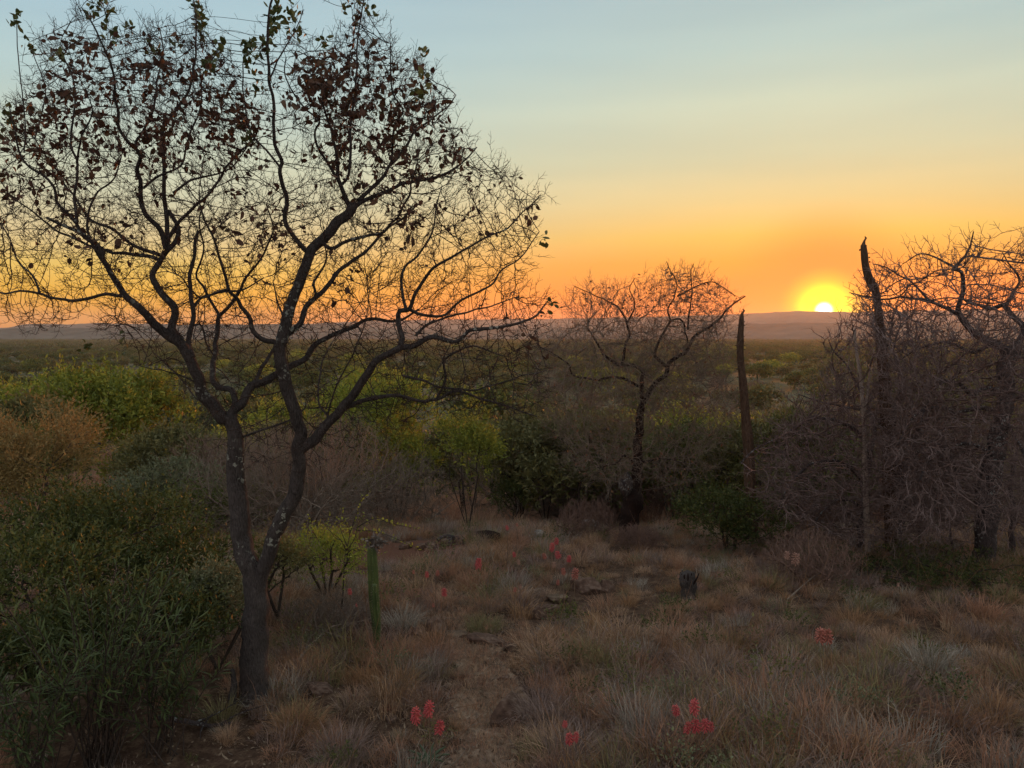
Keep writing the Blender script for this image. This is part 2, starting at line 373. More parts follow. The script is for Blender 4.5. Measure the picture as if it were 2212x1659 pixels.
def colonize(seed_pos, attr, step, di, dk, r, maxit=140, wob=0.25, up=0.0, cap=60000):
    pos = np.asarray(seed_pos, float); par = np.full(len(pos), -1); nseed = len(pos); gd = np.zeros((len(pos), 3))
    nch = np.zeros(len(pos), int)
    def nearest(att, P_):
        best = np.full(len(att), 1e9); bi = np.zeros(len(att), int)
        for k in range(0, len(P_), 1500):
            B = P_[k:k+1500]; D2 = (att**2).sum(1)[:, None] + (B**2).sum(1)[None] - 2*att@B.T
            i = D2.argmin(1); v = D2[np.arange(len(att)), i]; m = v < best; best[m] = v[m]; bi[m] = i[m]+k
        return np.sqrt(np.maximum(best, 0)), bi
    nd, ni = nearest(attr, pos); alive = nd > dk
    attr, nd, ni = attr[alive], nd[alive], ni[alive]
    for it in range(maxit):
        m = nd < di
        if not m.any() or len(pos) > cap: break
        dirs = np.zeros((len(pos), 3)); np.add.at(dirs, ni[m], unit(attr[m]-pos[ni[m]]))
        g_ = np.nonzero(np.linalg.norm(dirs, axis=1) > 1e-4)[0]; g_ = g_[nch[g_] < 3]
        if len(g_) == 0: break
        d = unit(dirs[g_]) + gd[g_]*0.8 + r.normal(0, wob, (len(g_), 3)); d[:, 2] += up; d = unit(d)
        new = pos[g_] + d*step*r.uniform(0.75, 1.2, (len(g_), 1))
        nch[g_] += 1
        base = len(pos); pos = np.vstack([pos, new]); par = np.r_[par, g_]; gd = np.vstack([gd, d]); nch = np.r_[nch, np.zeros(len(new), int)]
        d2, i2 = nearest(attr, new); c = d2 < nd; nd[c] = d2[c]; ni[c] = i2[c]+base
        keep = nd > dk; attr, nd, ni = attr[keep], nd[keep], ni[keep]
        if len(attr) == 0: break
    return smooth_nodes(pos, par, nseed), par, nseed
def smooth_nodes(pos, par, ns, k=2):
    for _ in range(k):
        s = np.zeros_like(pos); c = np.zeros(len(pos)); i = np.nonzero(par >= 0)[0]
        np.add.at(s, par[i], pos[i]); np.add.at(c, par[i], 1)
        m = (np.arange(len(pos)) >= ns) & (c > 0); ch = s[m]/c[m][:, None]
        new = pos.copy(); new[m] = 0.4*pos[m]+0.3*pos[par[m]]+0.3*ch; pos = new
    return pos
def pipe_radii(par, nseed, tip, p=2.4):
    n = len(par); a = np.zeros(n)
    has = np.zeros(n, bool); has[par[par >= 0]] = True
    a[~has] = tip**p
    for i in range(n-1, nseed-1, -1):
        if a[i] == 0: a[i] = tip**p
        a[par[i]] += a[i]
    return a**(1/p)
def add_spurs(pos, par, rad, nseed, r, length, prob=0.6, rmul=0.8, two=0.4):
    """short side spurs that stand off every twig"""
    i = np.arange(nseed, len(pos)); i = i[r.random(len(i)) < prob]
    d = unit(pos[i]-pos[par[i]]); q = unit(r.normal(0, 1, (len(i), 3))); q = unit(q - (q*d).sum(1)[:, None]*d)
    L_ = length*r.uniform(0.4, 1.3, (len(i), 1))
    e1 = pos[i] + unit(d*0.6+q)*L_*0.6; e2 = e1 + unit(d*0.9+q*0.6+r.normal(0, .25, (len(i), 3)))*L_*0.5
    b0 = len(pos); k = len(i)
    pos = np.vstack([pos, e1, e2]); par = np.r_[par, i, b0+np.arange(k)]
    rr_ = np.minimum(rad[i], np.median(rad[i]))*rmul
    rad = np.r_[rad, rr_, rr_*0.55]
    return pos, par, rad
def add_sprays(pos, par, rad, ns, r, length, centre, prob=1.0, mid=0.12, tip=0.0012, out=0.8, up=0.3):
    """straight young shoots off the tips (and some on the way), each with a pair of side spurs"""
    has = np.zeros(len(pos), bool); has[par[par >= 0]] = True
    i = np.nonzero((~has & (r.random(len(pos)) < prob)) | (r.random(len(pos)) < mid))[0]; i = i[i >= ns]
    d = unit(pos[i]-pos[par[i]]); o = unit(pos[i]-centre)
    d = unit(d*0.6 + o*out + [0, 0, up] + r.normal(0, 0.4, (len(i), 3))); L_ = length*r.uniform(0.35, 1.3, (len(i), 1)); k = len(i)
    n0 = len(pos); q = [pos[i]+d*L_*f+r.normal(0, 0.03, (k, 3))*L_ for f in (0.33, 0.66, 1.0)]
    pos = np.vstack([pos]+q); a = np.arange(k); par = np.r_[par, i, n0+a, n0+k+a]; rr_ = np.maximum(np.minimum(rad[i]*0.8, tip*1.5), tip); rad = np.r_[rad, rr_, rr_*0.8, rr_*0.5]
    for lv in (0, 1):
        for _ in range(2 if lv == 0 else 1):
            s = unit(np.cross(d, r.normal(0, 1, (k, 3)))); e = q[lv] + unit(d*0.9+s)*L_*r.uniform(0.15, 0.5, (k, 1)); par = np.r_[par, n0+lv*k+a]; pos = np.vstack([pos, e]); rad = np.r_[rad, rr_*0.55]
    return pos, par, rad
def leaf_arrays(base, d, nrm_, length, width, r, six=False, curl=0.15):
    """thin leaf blades: base point, direction, face normal"""
    n = len(base); d = unit(d); s = unit(np.cross(d, nrm_)); nn = np.cross(s, d)
    Lc = np.broadcast_to(length, (n,))[:, None]; Wc = np.broadcast_to(width, (n,))[:, None]*0.5
    if six:
        c1 = r.normal(0, curl, (n, 1)); f = r.uniform(-0.35, 0.6, (n, 1))
        a = base + d*Lc*0.35 + nn*Lc*c1*0.3; b_ = base + d*Lc*0.72 + nn*Lc*c1*0.8; tp = base + d*Lc*(1-0.3*abs(c1)) + nn*Lc*c1*1.6
        V = np.stack([base, a-s*Wc+nn*Wc*f, b_-s*Wc*0.8+nn*Wc*f, tp, b_+s*Wc*0.8+nn*Wc*f, a+s*Wc+nn*Wc*f], 1)
        V = np.concatenate([V, a[:, None], b_[:, None]], 1)          # midrib points 6, 7
        o = np.arange(n)[:, None]*8
        q = np.concatenate([o+[1, 6, 7, 2], o+[6, 5, 4, 7]]); t_ = np.concatenate([o+[0, 6, 1], o+[0, 5, 6], o+[2, 7, 3], o+[7, 4, 3]])
        return V.reshape(-1, 3), q, t_, np.repeat(r.random(n), 8)
    f = nn*Wc*0.5
    m_ = base + d*Lc*0.5
    V = np.stack([base, m_-s*Wc+f, base+d*Lc-nn*Lc*0.12, m_+s*Wc+f], 1)
    o = np.arange(n)[:, None]*4
    return V.reshape(-1, 3), None, np.concatenate([o+[0, 3, 2], o+[0, 2, 1]]), np.repeat(r.random(n), 4)
def join(parts):
    V = []; Q = []; T_ = []; C = []; o = 0
    for v, q, t_, c in parts:
        V.append(v)
        if q is not None and len(q): Q.append(np.asarray(q)+o)
        if t_ is not None and len(t_): T_.append(np.asarray(t_)+o)
        C.append(c if c is not None else np.full(len(v), 0.5)); o += len(v)
    return np.vstack(V), (np.vstack(Q) if Q else None), (np.vstack(T_) if T_ else None), np.concatenate(C)
def in_poly(pts, poly):
    x, y = pts[:, 0], pts[:, 1]; ins = np.zeros(len(pts), bool); j = len(poly)-1
    for i in range(len(poly)):
        xi, yi = poly[i]; xj, yj = poly[j]
        c = ((yi > y) != (yj > y)) & (x < (xj-xi)*(y-yi)/(yj-yi+1e-12)+xi); ins ^= c; j = i
    return ins
def sample_poly(poly, n, r, weight=None):
    a = np.array(poly); lo, hi = a.min(0), a.max(0); out = []
    tot = 0
    while tot < n:
        p = r.uniform(lo, hi, (n*2, 2)); p = p[in_poly(p, poly)]
        if weight is not None: p = p[r.random(len(p)) < weight(p)]
        out.append(p); tot += len(p)
    return np.vstack(out)[:n]

class TracedTree:
    """a tree built round limbs laid out in the place: (points (u,v), start width, end width, lean in depth)"""
    def __init__(s, D, seed, step):
        s.D = D; s.r = np.random.default_rng(seed); s.step = step; s.limbs = []; s.nodes = np.zeros((0, 5)); s.rads = []
    def limb(s, pts, w0, w1, lean=None, depth=None):
        u0, v0 = pts[0]
        if depth is None:
            if len(s.nodes):
                k = np.argmin((s.nodes[:, 0]-u0)**2+(s.nodes[:, 1]-v0)**2); depth = s.nodes[k, 2]
            else: depth = 0.0
        ln = sum(math.dist(pts[i], pts[i+1]) for i in range(len(pts)-1))
        if lean is None: lean = s.r.choice([-1, 1])*s.r.uniform(0.25, 0.6)*ln/F*s.D
        uv = []; acc = 0
        for i, p in enumerate(pts):
            if i: acc += math.dist(pts[i-1], p)
            f = acc/ln; uv.append((p[0], p[1], depth + lean*f**1.2))
        S = smooth_line(np.array(uv)*np.array([1, 1, F/s.D]), s.step*F/s.D)      # smooth in even units
        S[:, 2] *= s.D/F
        n = len(S); wob = np.zeros((n, 2))
        if n > 6:
            a = s.r.normal(0, 1, (n//3+3, 2)); xs = np.linspace(0, len(a)-1, n)
            for k in range(2): wob[:, k] = np.interp(xs, np.arange(len(a)), a[:, k])
            wob *= (np.sin(np.linspace(0, math.pi, n))**0.5)[:, None]*min(2.2, 0.12*w0+0.6)
        S[:, :2] += wob
        W = np.linspace(0, 1, n)**0.8*(w1-w0)+w0
        P3 = np.array([at(a[0], a[1], s.D+a[2]) for a in S])
        rad = np.array([px(w, s.D+a[2])/2 for w, a in zip(W, S)])
        s.limbs.append((P3, rad)); s.nodes = np.vstack([s.nodes, np.c_[S, W, np.full(n, len(s.limbs)-1)]]); s.rads.append(rad)
    def grow(s, attr, di, dk, tip, maxit=120, wob=0.25, up=0.0, spur=None, prob=0.6, seeds_from=0, maxr=None, spray=None, centre=None, mid=0.12):
        seeds = np.vstack([l[0] for l in s.limbs]); sr = np.concatenate([l[1] for l in s.limbs])
        ok = np.ones(len(seeds), bool); ok[:seeds_from] = False
        pos, par, ns = colonize(seeds[ok], attr, s.step, di, dk, s.r, maxit, wob, up)
        rad = pipe_radii(par, ns, tip)
        lim = np.r_[sr[ok], np.full(len(pos)-ns, 9.0)]
        for i in range(ns, len(pos)):
            lim[i] = min(lim[par[i]]*0.93 if par[i] < ns else lim[par[i]], rad[i]); rad[i] = max(min(rad[i], lim[par[i]]), tip)
            lim[i] = rad[i]
        rad[:ns] = np.minimum(sr[ok]*0.6, 0.012 if maxr is None else maxr)
        s.tw = (pos, par, rad, ns)
        if spray: pos, par, rad = add_sprays(pos, par, rad, ns, s.r, spray, centre, mid=mid, tip=tip)
        if spur: pos, par, rad = add_spurs(pos, par, rad, ns, s.r, spur, prob)
        return pos, par, rad, ns
def tips_of(pos, par, ns):
    has = np.zeros(len(pos), bool); has[par[par >= 0]] = True
    i = np.nonzero(~has)[0]; return i[i >= ns]

# ------------------------------------------------------------------ the big tree on the left
m_bark = bark_mat('grey_brown_bark', (0.026,0.021,0.019), (0.15,0.128,0.118), lichen=0.25, scale=34, bstr=1.0, bdist=0.03)
m_twig = bark_mat('twig_bark', (0.030,0.021,0.019), (0.075,0.055,0.048), scale=60, bstr=0.2)
m_dead = foliage_mat('dead_leaf', [(0.020,0.011,0.008), (0.034,0.017,0.011), (0.055,0.028,0.017), (0.045,0.032,0.016)], trans=0.1, rough=0.8)
m_green = foliage_mat('green_leaf', [(0.018,0.026,0.010), (0.034,0.044,0.014), (0.065,0.068,0.02)], trans=0.25, rough=0.5)

mt = TracedTree(4.8, 11, 0.03)
LM = [
 ([(552,1536),(548,1490),(547,1440),(548,1390),(552,1340),(553,1290),(549,1250),(538,1215),(522,1160),(516,1092),(508,1023),(508,966),(506,932),(497,898)], 68, 31, 0.05),
 ([(556,1290),(562,1245),(577,1205),(606,1126),(636,1069),(645,1000),(643,955),(651,932),(641,901),(625,849),(610,802),(604,755),(610,730)], 36, 25, -0.25),
 ([(610,742),(610,724),(620,693),(628,659),(643,620),(655,590),(672,545),(700,510),(722,488),(755,456),(765,440)], 26, 20, 0.15),
 ([(760,452),(787,433),(833,413),(891,394),(963,374),(1000,352),(1030,318)], 13, 3, 0.5),
 ([(755,446),(748,430),(732,391),(729,358),(719,309),(716,283),(705,250),(698,215),(694,178)], 13, 4, -0.2),
 ([(735,400),(752,381),(758,325),(758,277),(768,195),(771,130),(778,49),(787,-10)], 8, 3, 0.3),
 ([(774,433),(826,384),(846,351),(878,316),(898,283),(927,264),(963,234),(985,205)], 12, 3, 0.4),
 ([(846,351),(852,273),(872,241),(849,202),(843,146),(844,94)], 7, 2.5, -0.3),
 ([(732,391),(705,350),(690,325),(680,286),(690,260),(664,238),(638,208),(615,163),(618,124)], 8, 2.5, -0.4),
 ([(690,520),(716,537),(742,524),(781,511),(823,506),(846,482),(885,423),(891,391),(905,330)], 11, 3, -0.5),
 ([(604,750),(599,740),(571,735),(550,719),(534,680),(516,646),(495,623),(478,570),(462,520),(440,470),(430,410)], 15, 3, -0.5),
 ([(495,623),(470,632),(425,640),(395,600),(360,585)], 7, 2.5, -0.3),
 ([(612,722),(623,719),(649,698),(659,664),(683,643),(711,610),(745,575),(790,545),(830,500),(872,468),(905,440)], 17, 3.5, 0.4),
 ([(659,664),(683,640),(677,615),(685,594),(705,560),(700,520)], 9, 3, -0.2),
 ([(497,898),(510,882),(524,872),(539,841),(560,826),(586,813),(620,797),(651,781),(683,745),(714,729),(748,711),(800,690),(860,692),(905,668)], 22, 4, 0.7),
 ([(545,836),(576,776),(594,750),(612,700),(600,650),(590,610)], 12, 3, 0.5),
 ([(497,898),(482,906),(456,870),(435,846),(430,815),(414,784),(394,750),(387,740),(369,729),(344,708),(315,679),(283,651),(265,629),(243,590),(222,558),(200,525),(172,504),(136,486),(100,470)], 32, 5, -0.4),
 ([(268,632),(258,640),(229,635),(193,643),(154,651),(107,640),(86,633),(43,629),(0,631),(-60,600)], 10, 4, -0.3),
 ([(86,633),(72,597),(39,565),(21,515),(-10,470)], 6, 2.5, 0.3),
 ([(387,738),(372,708),(376,672),(358,647),(340,626),(333,597),(340,568),(358,543),(379,522),(383,490),(365,455)], 20, 8, 0.2),
 ([(340,560),(322,554),(279,547),(233,543),(179,522),(118,493),(70,455),(30,430)], 11, 3, -0.4),
 ([(344,550),(293,532),(251,500),(212,485),(182,456),(146,404),(115,360),(91,325),(60,280)], 10, 3, 0.4),
 ([(222,558),(215,534),(182,514),(163,482),(130,446),(114,404),(98,381),(59,358),(42,329),(31,277),(20,230)], 12, 3, -0.3),
 ([(215,534),(195,514),(189,472),(208,420),(234,397),(251,374),(262,340)], 8, 3, 0.3),
 ([(166,482),(161,423),(166,391),(166,352),(153,312),(160,255),(163,212),(156,163),(135,120)], 9, 3, 0.2),
 ([(166,352),(176,293),(200,245),(185,190)], 6, 2.5, -0.2),
 ([(358,537),(345,495),(319,469),(308,439),(303,404),(296,374),(303,339),(286,316),(260,286),(254,244),(244,195),(244,163),(228,114),(208,65),(176,16)], 15, 3, -0.5),
 ([(303,339),(293,312),(312,277),(332,228),(339,179),(352,114),(345,60)], 8, 2.5, 0.2),
 ([(362,534),(358,456),(355,404),(355,325),(352,277),(374,244),(407,195),(420,124),(423,42),(418,-10)], 13, 3, 0.5),
 ([(362,520),(385,480),(404,462),(449,420),(488,358),(521,326),(553,293),(560,240)], 10, 3, -0.3),
 ([(309,407),(342,381),(391,358),(410,293),(433,228),(439,163),(470,110)], 7, 2.5, 0.3),
 ([(374,417),(417,387),(482,371),(508,352),(540,310)], 7, 2.5, 0.4),
 ([(416,772),(409,742),(411,711),(417,680),(412,646),(411,607),(419,558),(424,520),(428,500)], 15, 8, 0.3),
 ([(414,668),(425,654),(438,643),(482,630),(520,628),(570,600)], 8, 3, 0.3),
 ([(500,893),(506,875),(503,849),(493,839),(472,833),(459,810),(459,776),(466,745),(469,703),(474,680)], 17, 11, 0.4),
 ([(474,682),(456,651),(440,620),(425,594),(440,540),(430,480),(445,430)], 8, 3, 0.2),
 ([(474,682),(495,662),(513,638),(529,602),(560,560),(590,500),(575,440)], 9, 3, -0.4),
 ([(420,702),(435,703),(448,745),(462,768)], 6, 4, 0.0),
 ([(645,975),(660,962),(677,953),(698,927),(716,906),(742,878),(758,862),(783,826),(805,790),(830,769),(865,751),(898,744),(926,729),(955,733),(987,737),(1016,715),(1073,704),(1145,690),(1180,655)], 26, 3.5, -0.3),
 ([(862,752),(869,729),(860,701),(862,676),(883,669)], 16, 12, 0.1),
 ([(878,670),(871,643),(869,604),(876,575),(908,547),(933,504),(940,450),(955,400)], 9, 2.5, 0.5),
 ([(885,668),(901,629),(926,590),(950,570),(987,550),(1044,518),(1095,493),(1140,450),(1165,425)], 10, 2.5, -0.3),
 ([(885,668),(908,679),(955,683),(984,658),(1016,640),(1059,618),(1091,575),(1123,558),(1165,500)], 9, 2.5, 0.4),
 ([(898,725),(923,701),(962,686),(1010,672),(1060,660),(1120,640)], 8, 2.5, 0.3),
 ([(716,908),(733,890),(783,865),(844,855),(898,862),(944,862),(980,844),(1040,860),(1100,880),(1160,900)], 14, 3, 0.4),
 ([(944,862),(962,819),(958,780),(987,758),(1030,750),(1090,770)], 8, 3, -0.2),
 ([(870,812),(915,822),(951,837),(1023,844),(1095,822),(1180,800)], 7, 2.5, 0.2),
 ([(672,548),(657,537),(618,482),(618,439),(605,374),(608,351),(595,309),(589,228),(580,130),(582,26),(594,-20)], 13, 5, -0.3),
 ([(604,360),(580,330),(545,290),(530,240),(525,170),(530,90)], 6, 2.5, 0.3),
 ([(583,170),(610,110),(640,60),(655,20)], 5, 2, 0.2),
 ([(524,944),(575,925),(627,907),(660,880)], 6, 4, 0.2),
 ([(710,900),(688,870),(690,820),(700,770),(745,700),(790,640)], 6, 2, 0.4),
 ([(705,910),(720,850),(760,770),(790,690),(800,600)], 5, 2, -0.4),
 ([(430,830),(400,815),(350,800),(300,790)], 5, 2, -0.4),
 ([(52,330),(55,270),(46,180),(38,100),(36,48)], 4, 2, 0.1),
 ([(75,300),(98,200),(76,130),(62,92)], 4, 2, 0.1),
 ([(455,868),(425,862),(400,830),(370,800),(330,760)], 5, 2, 0.3),
]
for l in LM: f_ = 1.0 if l[1] > 18 else 0.84; mt.limb(l[0], l[1]*f_, l[2]*f_, l[3])
POLY = [(-70,660),(-70,300),(0,250),(60,130),(110,60),(165,-20),(215,-20),(250,60),(330,20),(390,60),(410,-30),(440,-30),(470,100),(505,150),(530,200),(552,190),(560,30),(575,-40),(620,-40),(655,30),(640,110),(700,110),(740,30),(780,-30),(815,-20),(840,90),(900,110),(960,160),(985,250),(1030,310),(1050,370),(1100,340),(1130,400),(1182,420),(1170,530),(1120,590),(1175,640),(1212,660),(1190,740),(1215,880),(1120,910),(1000,900),(850,930),(720,960),(700,1010),(560,1010),(420,890),(330,810),(230,745),(190,690),(90,720),(0,700)]
def wcrown(p):
    w = np.ones(len(p)); w[p[:, 1] > 720] = 0.42; w[(p[:, 1] > 720) & (p[:, 0] > 780)] = 0.65; w[(p[:, 0] < 230) & (p[:, 1] > 560)] = 0.45; w[(p[:, 0] > 548) & (p[:, 0] < 636) & (p[:, 1] < 400)] = 0.22; w[p[:, 1] < 90] *= 0.5; w[p[:, 1] < 35] *= 0.4; w[(p[:, 0] > 980) & (p[:, 1] < 720)] *= 0.8; return w
POLY = [(580+(a_-580)*0.965, b_+(8 if b_ < 300 else 0)) for a_, b_ in POLY]
uv = sample_poly(POLY, 11200, mt.r, wcrown) + mt.r.normal(0, 11, (11200, 2))
h = 0.85*np.sqrt(np.clip(1-((uv[:, 0]-560)/720)**2, 0.05, 1))
dep = mt.r.uniform(-0.8, 1.0, len(uv))*h
attr = np.array([at(a[0], a[1], 4.8+d_) for a, d_ in zip(uv, dep)])
pos, par, rad, ns = mt.grow(attr, 0.45, 0.036, 0.0014, maxit=110, wob=0.13, up=0.08, spur=0.03, prob=0.3, seeds_from=40, spray=0.10, centre=at(580, 800, 4.8), mid=0.10)
base = at(550, 1530, 4.8); base[2] = float(g(base[0], base[1]))
big = empty('leaning_tree', base)
tag(big, 'big half bare tree with lichen spotted stems and clumps of dead brown leaves', 'tree')
bpart = []
for k, (P3, R3) in enumerate(mt.limbs):
    if k == 0:
        P3 = P3.copy(); R3 = R3.copy()
        P3 = np.vstack([base-[0, 0, 0.10], P3]); R3 = np.r_[R3[0]*1.35, R3]; R3[1] *= 1.22; R3[2:5] *= np.array([1.12, 1.06, 1.03])
    V, q, tr = limb_mesh(P3-base, R3, 14 if k < 3 else 8, 0.09 if k < 3 else 0.06, k)
    bpart.append(obj('trunk' if k < 2 else 'branch', mesh_np('trunk' if k < 2 else 'branch', V, q, tr, m_bark, True), big))
# a dead split root flare by the foot
fl = smooth_line([base+[-0.10, -0.09, -0.05], base+[-0.115, -0.08, 0.06], base+[-0.105, -0.06, 0.15], base+[-0.12, -0.05, 0.235]], 0.02)
V, q, tr = limb_mesh(fl-base, np.linspace(0.034, 0.012, len(fl)), 8, 0.15, 77); obj('root_flare', mesh_np('root_flare', V, q, tr, m_bark, True), big)
V, q = tube_tree(pos-base, par, rad, 3)
tag(obj('twigs', mesh_np('twigs', V, q, None, m_twig), big), kind='stuff')
# leaves
def project(P3):
    d = P3-EYE; f_ = d[:, 1]*ct - d[:, 2]*st; uu = d[:, 1]*st + d[:, 2]*ct
    return CU + F*d[:, 0]/f_, CV - F*uu/f_
tp, tpar, trad, tns = mt.tw
tips = tips_of(tp, tpar, tns)
tu, tv = project(tp)
inner = np.arange(tns, len(tp))
# where brown clumps hang: (u, v, radius, strength)
CL = [(60,285,85,1.3),(150,120,60,1.2),(130,230,50,.6),(270,190,90,.5),(340,150,50,.7),(240,290,90,.6),(345,280,40,1.2),(440,230,90,1.0),(520,270,70,.8),(380,330,60,.4),(90,390,70,.35),(30,420,40,.5),
      (700,170,75,1.7),(660,150,45,1.4),(740,210,80,1.1),(820,260,70,.9),(820,310,80,.8),(900,340,60,.6),(930,230,50,.9),(970,300,50,.6),(950,160,40,.8),(770,330,70,.7),(860,200,50,.6),(900,110,40,.6),(590,90,40,.4),
      (250,500,60,.3),(150,480,60,.35),(600,520,60,.3),(520,470,80,.35),(900,430,60,.5),(1000,420,60,.25),(1050,400,60,.2),(870,500,60,.3),(1150,450,40,.25),(740,610,40,.35),(1150,740,60,.35),(1210,850,30,.5),(920,1000,20,.0)]
sc = np.zeros(len(inner))
for (cu, cv_, rr_, ss) in CL: sc += ss*np.exp(-((tu[inner]-cu)**2+(tv[inner]-cv_)**2)/(rr_**2))
sc += 0.05*np.clip((640-tv[inner])/400, 0, 1)
# clump on a coarse grid so leaves bunch together
cell = np.floor(tp[inner]/0.11).astype(int); hsh = (cell[:, 0]*73856093 ^ cell[:, 1]*19349663 ^ cell[:, 2]*83492791) % 1000/1000.0
pick = inner[(mt.r.random(len(inner)) < sc*0.20*(hsh < 0.5)*2.0)]
pick = np.repeat(pick, 2)
n = len(pick)
bd = unit(mt.r.normal(0, 0.8, (n, 3)) + [0, 0, -0.35])
b0 = tp[pick] + mt.r.normal(0, 0.012, (n, 3))
LEN = mt.r.uniform(0.024, 0.052, n); WID = LEN*mt.r.uniform(0.45, 0.7, n)
nearest = np.argsort(b0[:, 1])     # the ones in front show largest
sel = nearest[:300]; rest = nearest[300:]
V, q, tr, tone = leaf_arrays(b0[rest]-base, bd[rest], mt.r.normal(0, 1, (len(rest), 3)), LEN[rest], WID[rest], mt.r, True, 0.45)
tag(obj('dead_leaves', mesh_np('dead_leaves', V, q, tr, m_dead, uvcol=tone), big), kind='stuff')
lm = []
for k in range(8):
    V, q, tr, tone = leaf_arrays(np.zeros((1, 3)), np.array([[0, 0, 1.0]]), np.array([[0, 1.0, 0]]), 0.045, 0.027, mt.r, True, 0.4)
    lm.append(mesh_np('leaf', V, q, tr, m_dead, uvcol=tone))
for k in sel:
    o = obj('leaf', lm[k % 8], big); qn = Vector(bd[k]).to_track_quat('Z', 'Y')
    o.rotation_euler = (qn @ Matrix.Rotation(random.uniform(0, 6.28), 4, 'Z').to_quaternion()).to_euler(); o.location = b0[k]-base; s_ = LEN[k]/0.045; o.scale = (s_, s_, s_)
# green rosettes at the high shoots
GR = [(35,45,14),(62,100,12),(125,130,14),(215,15,14),(230,40,12),(195,35,10),(425,18,18),(432,50,16),(440,75,12),(465,118,14),(478,95,8),(455,150,16),(430,30,10),(535,95,16),(545,120,14),(540,140,12),(556,190,10),(590,30,16),(600,15,14),(625,45,18),(640,70,14),(600,60,14),(585,80,16),(570,100,12),(640,25,8),(780,0,10),(800,22,8),(745,15,6),(770,50,6),(700,95,10),(25,270,14),(12,235,8),(820,240,10),(905,205,14),(918,180,6),(915,120,8),(1170,520,5),(1188,655,10),(268,740,8),(183,748,9),(410,905,6),(540,310,8),(520,265,8),(245,80,9),(275,60,8),(330,110,8),(380,95,8)]
gb = []; gd = []
for (cu, cv_, m_) in GR:
    k = inner[np.argmin((tu[inner]-cu)**2+(tv[inner]-cv_)**2 + 0*inner)]
    c0 = at(cu, cv_, tp[k][1])
    for _ in range(m_+2):
        gb.append(c0+mt.r.normal(0, 0.016, 3)+[0, 0, mt.r.uniform(-0.03, 0.03)]); gd.append(mt.r.normal(0, 0.7, 3)+[0, 0, 0.35])
gb = np.array(gb); n = len(gb)
V, q, tr, tone = leaf_arrays(gb-base, np.array(gd), mt.r.normal(0, 1, (n, 3)), mt.r.uniform(0.03, 0.052, n), mt.r.uniform(0.018, 0.028, n), mt.r, True, 0.25)
tag(obj('green_leaves', mesh_np('green_leaves', V, q, tr, m_green, uvcol=tone), big), kind='stuff')
print('main tree twigs', len(pos), 'leaves', len(pick))

# ------------------------------------------------------------------ other traced trees
m_gtwig = bark_mat('grey_twig', (0.10,0.078,0.060), (0.28,0.215,0.165), scale=50, bstr=0.2)
m_btwig = bark_mat('brown_twig', (0.11,0.070,0.055), (0.29,0.185,0.145), scale=50, bstr=0.2)
m_rtwig = bark_mat('thorn_twig', (0.075,0.050,0.046), (0.28,0.205,0.185), scale=50, bstr=0.2)
m_thorn = bark_mat('lichened_thorn_bark', (0.032,0.024,0.024), (0.125,0.100,0.095), lichen=0.65, scale=26, lich_col=(0.30,0.30,0.28), bstr=1.0, bdist=0.03)
m_darkbark = bark_mat('charred_bark', (0.012,0.008,0.007), (0.060,0.036,0.030), scale=16, vert=9, bstr=1.0, bdist=0.04)
m_rust = foliage_mat('rusty_leaf', [(0.045,0.020,0.014), (0.09,0.042,0.024), (0.12,0.075,0.035)], trans=0.2)

def build_traced(T, name, base, label, cat, tw, mat_b, mat_t, knob=0.08, trunks=1, group=None, leafspec=None, rootdown=0.08):
    root = empty(name, base); tag(root, label, cat, group)
    for k, (P3, R3) in enumerate(T.limbs):
        if k < trunks:
            P3 = np.vstack([P3[0]-[0, 0, rootdown], P3]); R3 = np.r_[R3[0]*1.15, R3]
        V, q, tr = limb_mesh(P3-base, R3, 12 if k < trunks else 6, knob, k+5)
        nm = 'trunk' if k < trunks else 'branch'
        obj(nm, mesh_np(nm, V, q, tr, mat_b, True), root)
    pos, par, rad, ns = tw
    V, q = tube_tree(pos-base, par, rad, 3)
    tag(obj('twigs', mesh_np('twigs', V, q, None, mat_t), root), kind='stuff')
    if leafspec:
        mat, frac, size, amt = leafspec
        tp, tpar, trad, tns = T.tw; idx = np.arange(tns, len(tp)); tu, tv = project(tp)
        pr = np.array([frac(a, b_) for a, b_ in zip(tu[idx], tv[idx])])
        pk = np.repeat(idx[T.r.random(len(idx)) < pr], amt); n = len(pk)
        V, q, tr, tone = leaf_arrays(tp[pk]-base+T.r.normal(0, size*0.3, (n, 3)), unit(T.r.normal(0, 1, (n, 3))+[0, 0, -0.2]), T.r.normal(0, 1, (n, 3)), T.r.uniform(.6, 1.2, n)*size, T.r.uniform(.3, .55, n)*size, T.r, False)
        tag(obj('leaves', mesh_np('leaves', V, q, tr, mat, uvcol=tone), root), kind='stuff')
    return root
def attractors(T, poly, n, near, far, weight=None):
    uv = sample_poly(poly, n, T.r, weight) + T.r.normal(0, 14, (n, 2)); d_ = T.r.uniform(-near, far, n)
    return np.array([at(a[0], a[1], T.D+b_) for a, b_ in zip(uv, d_)])

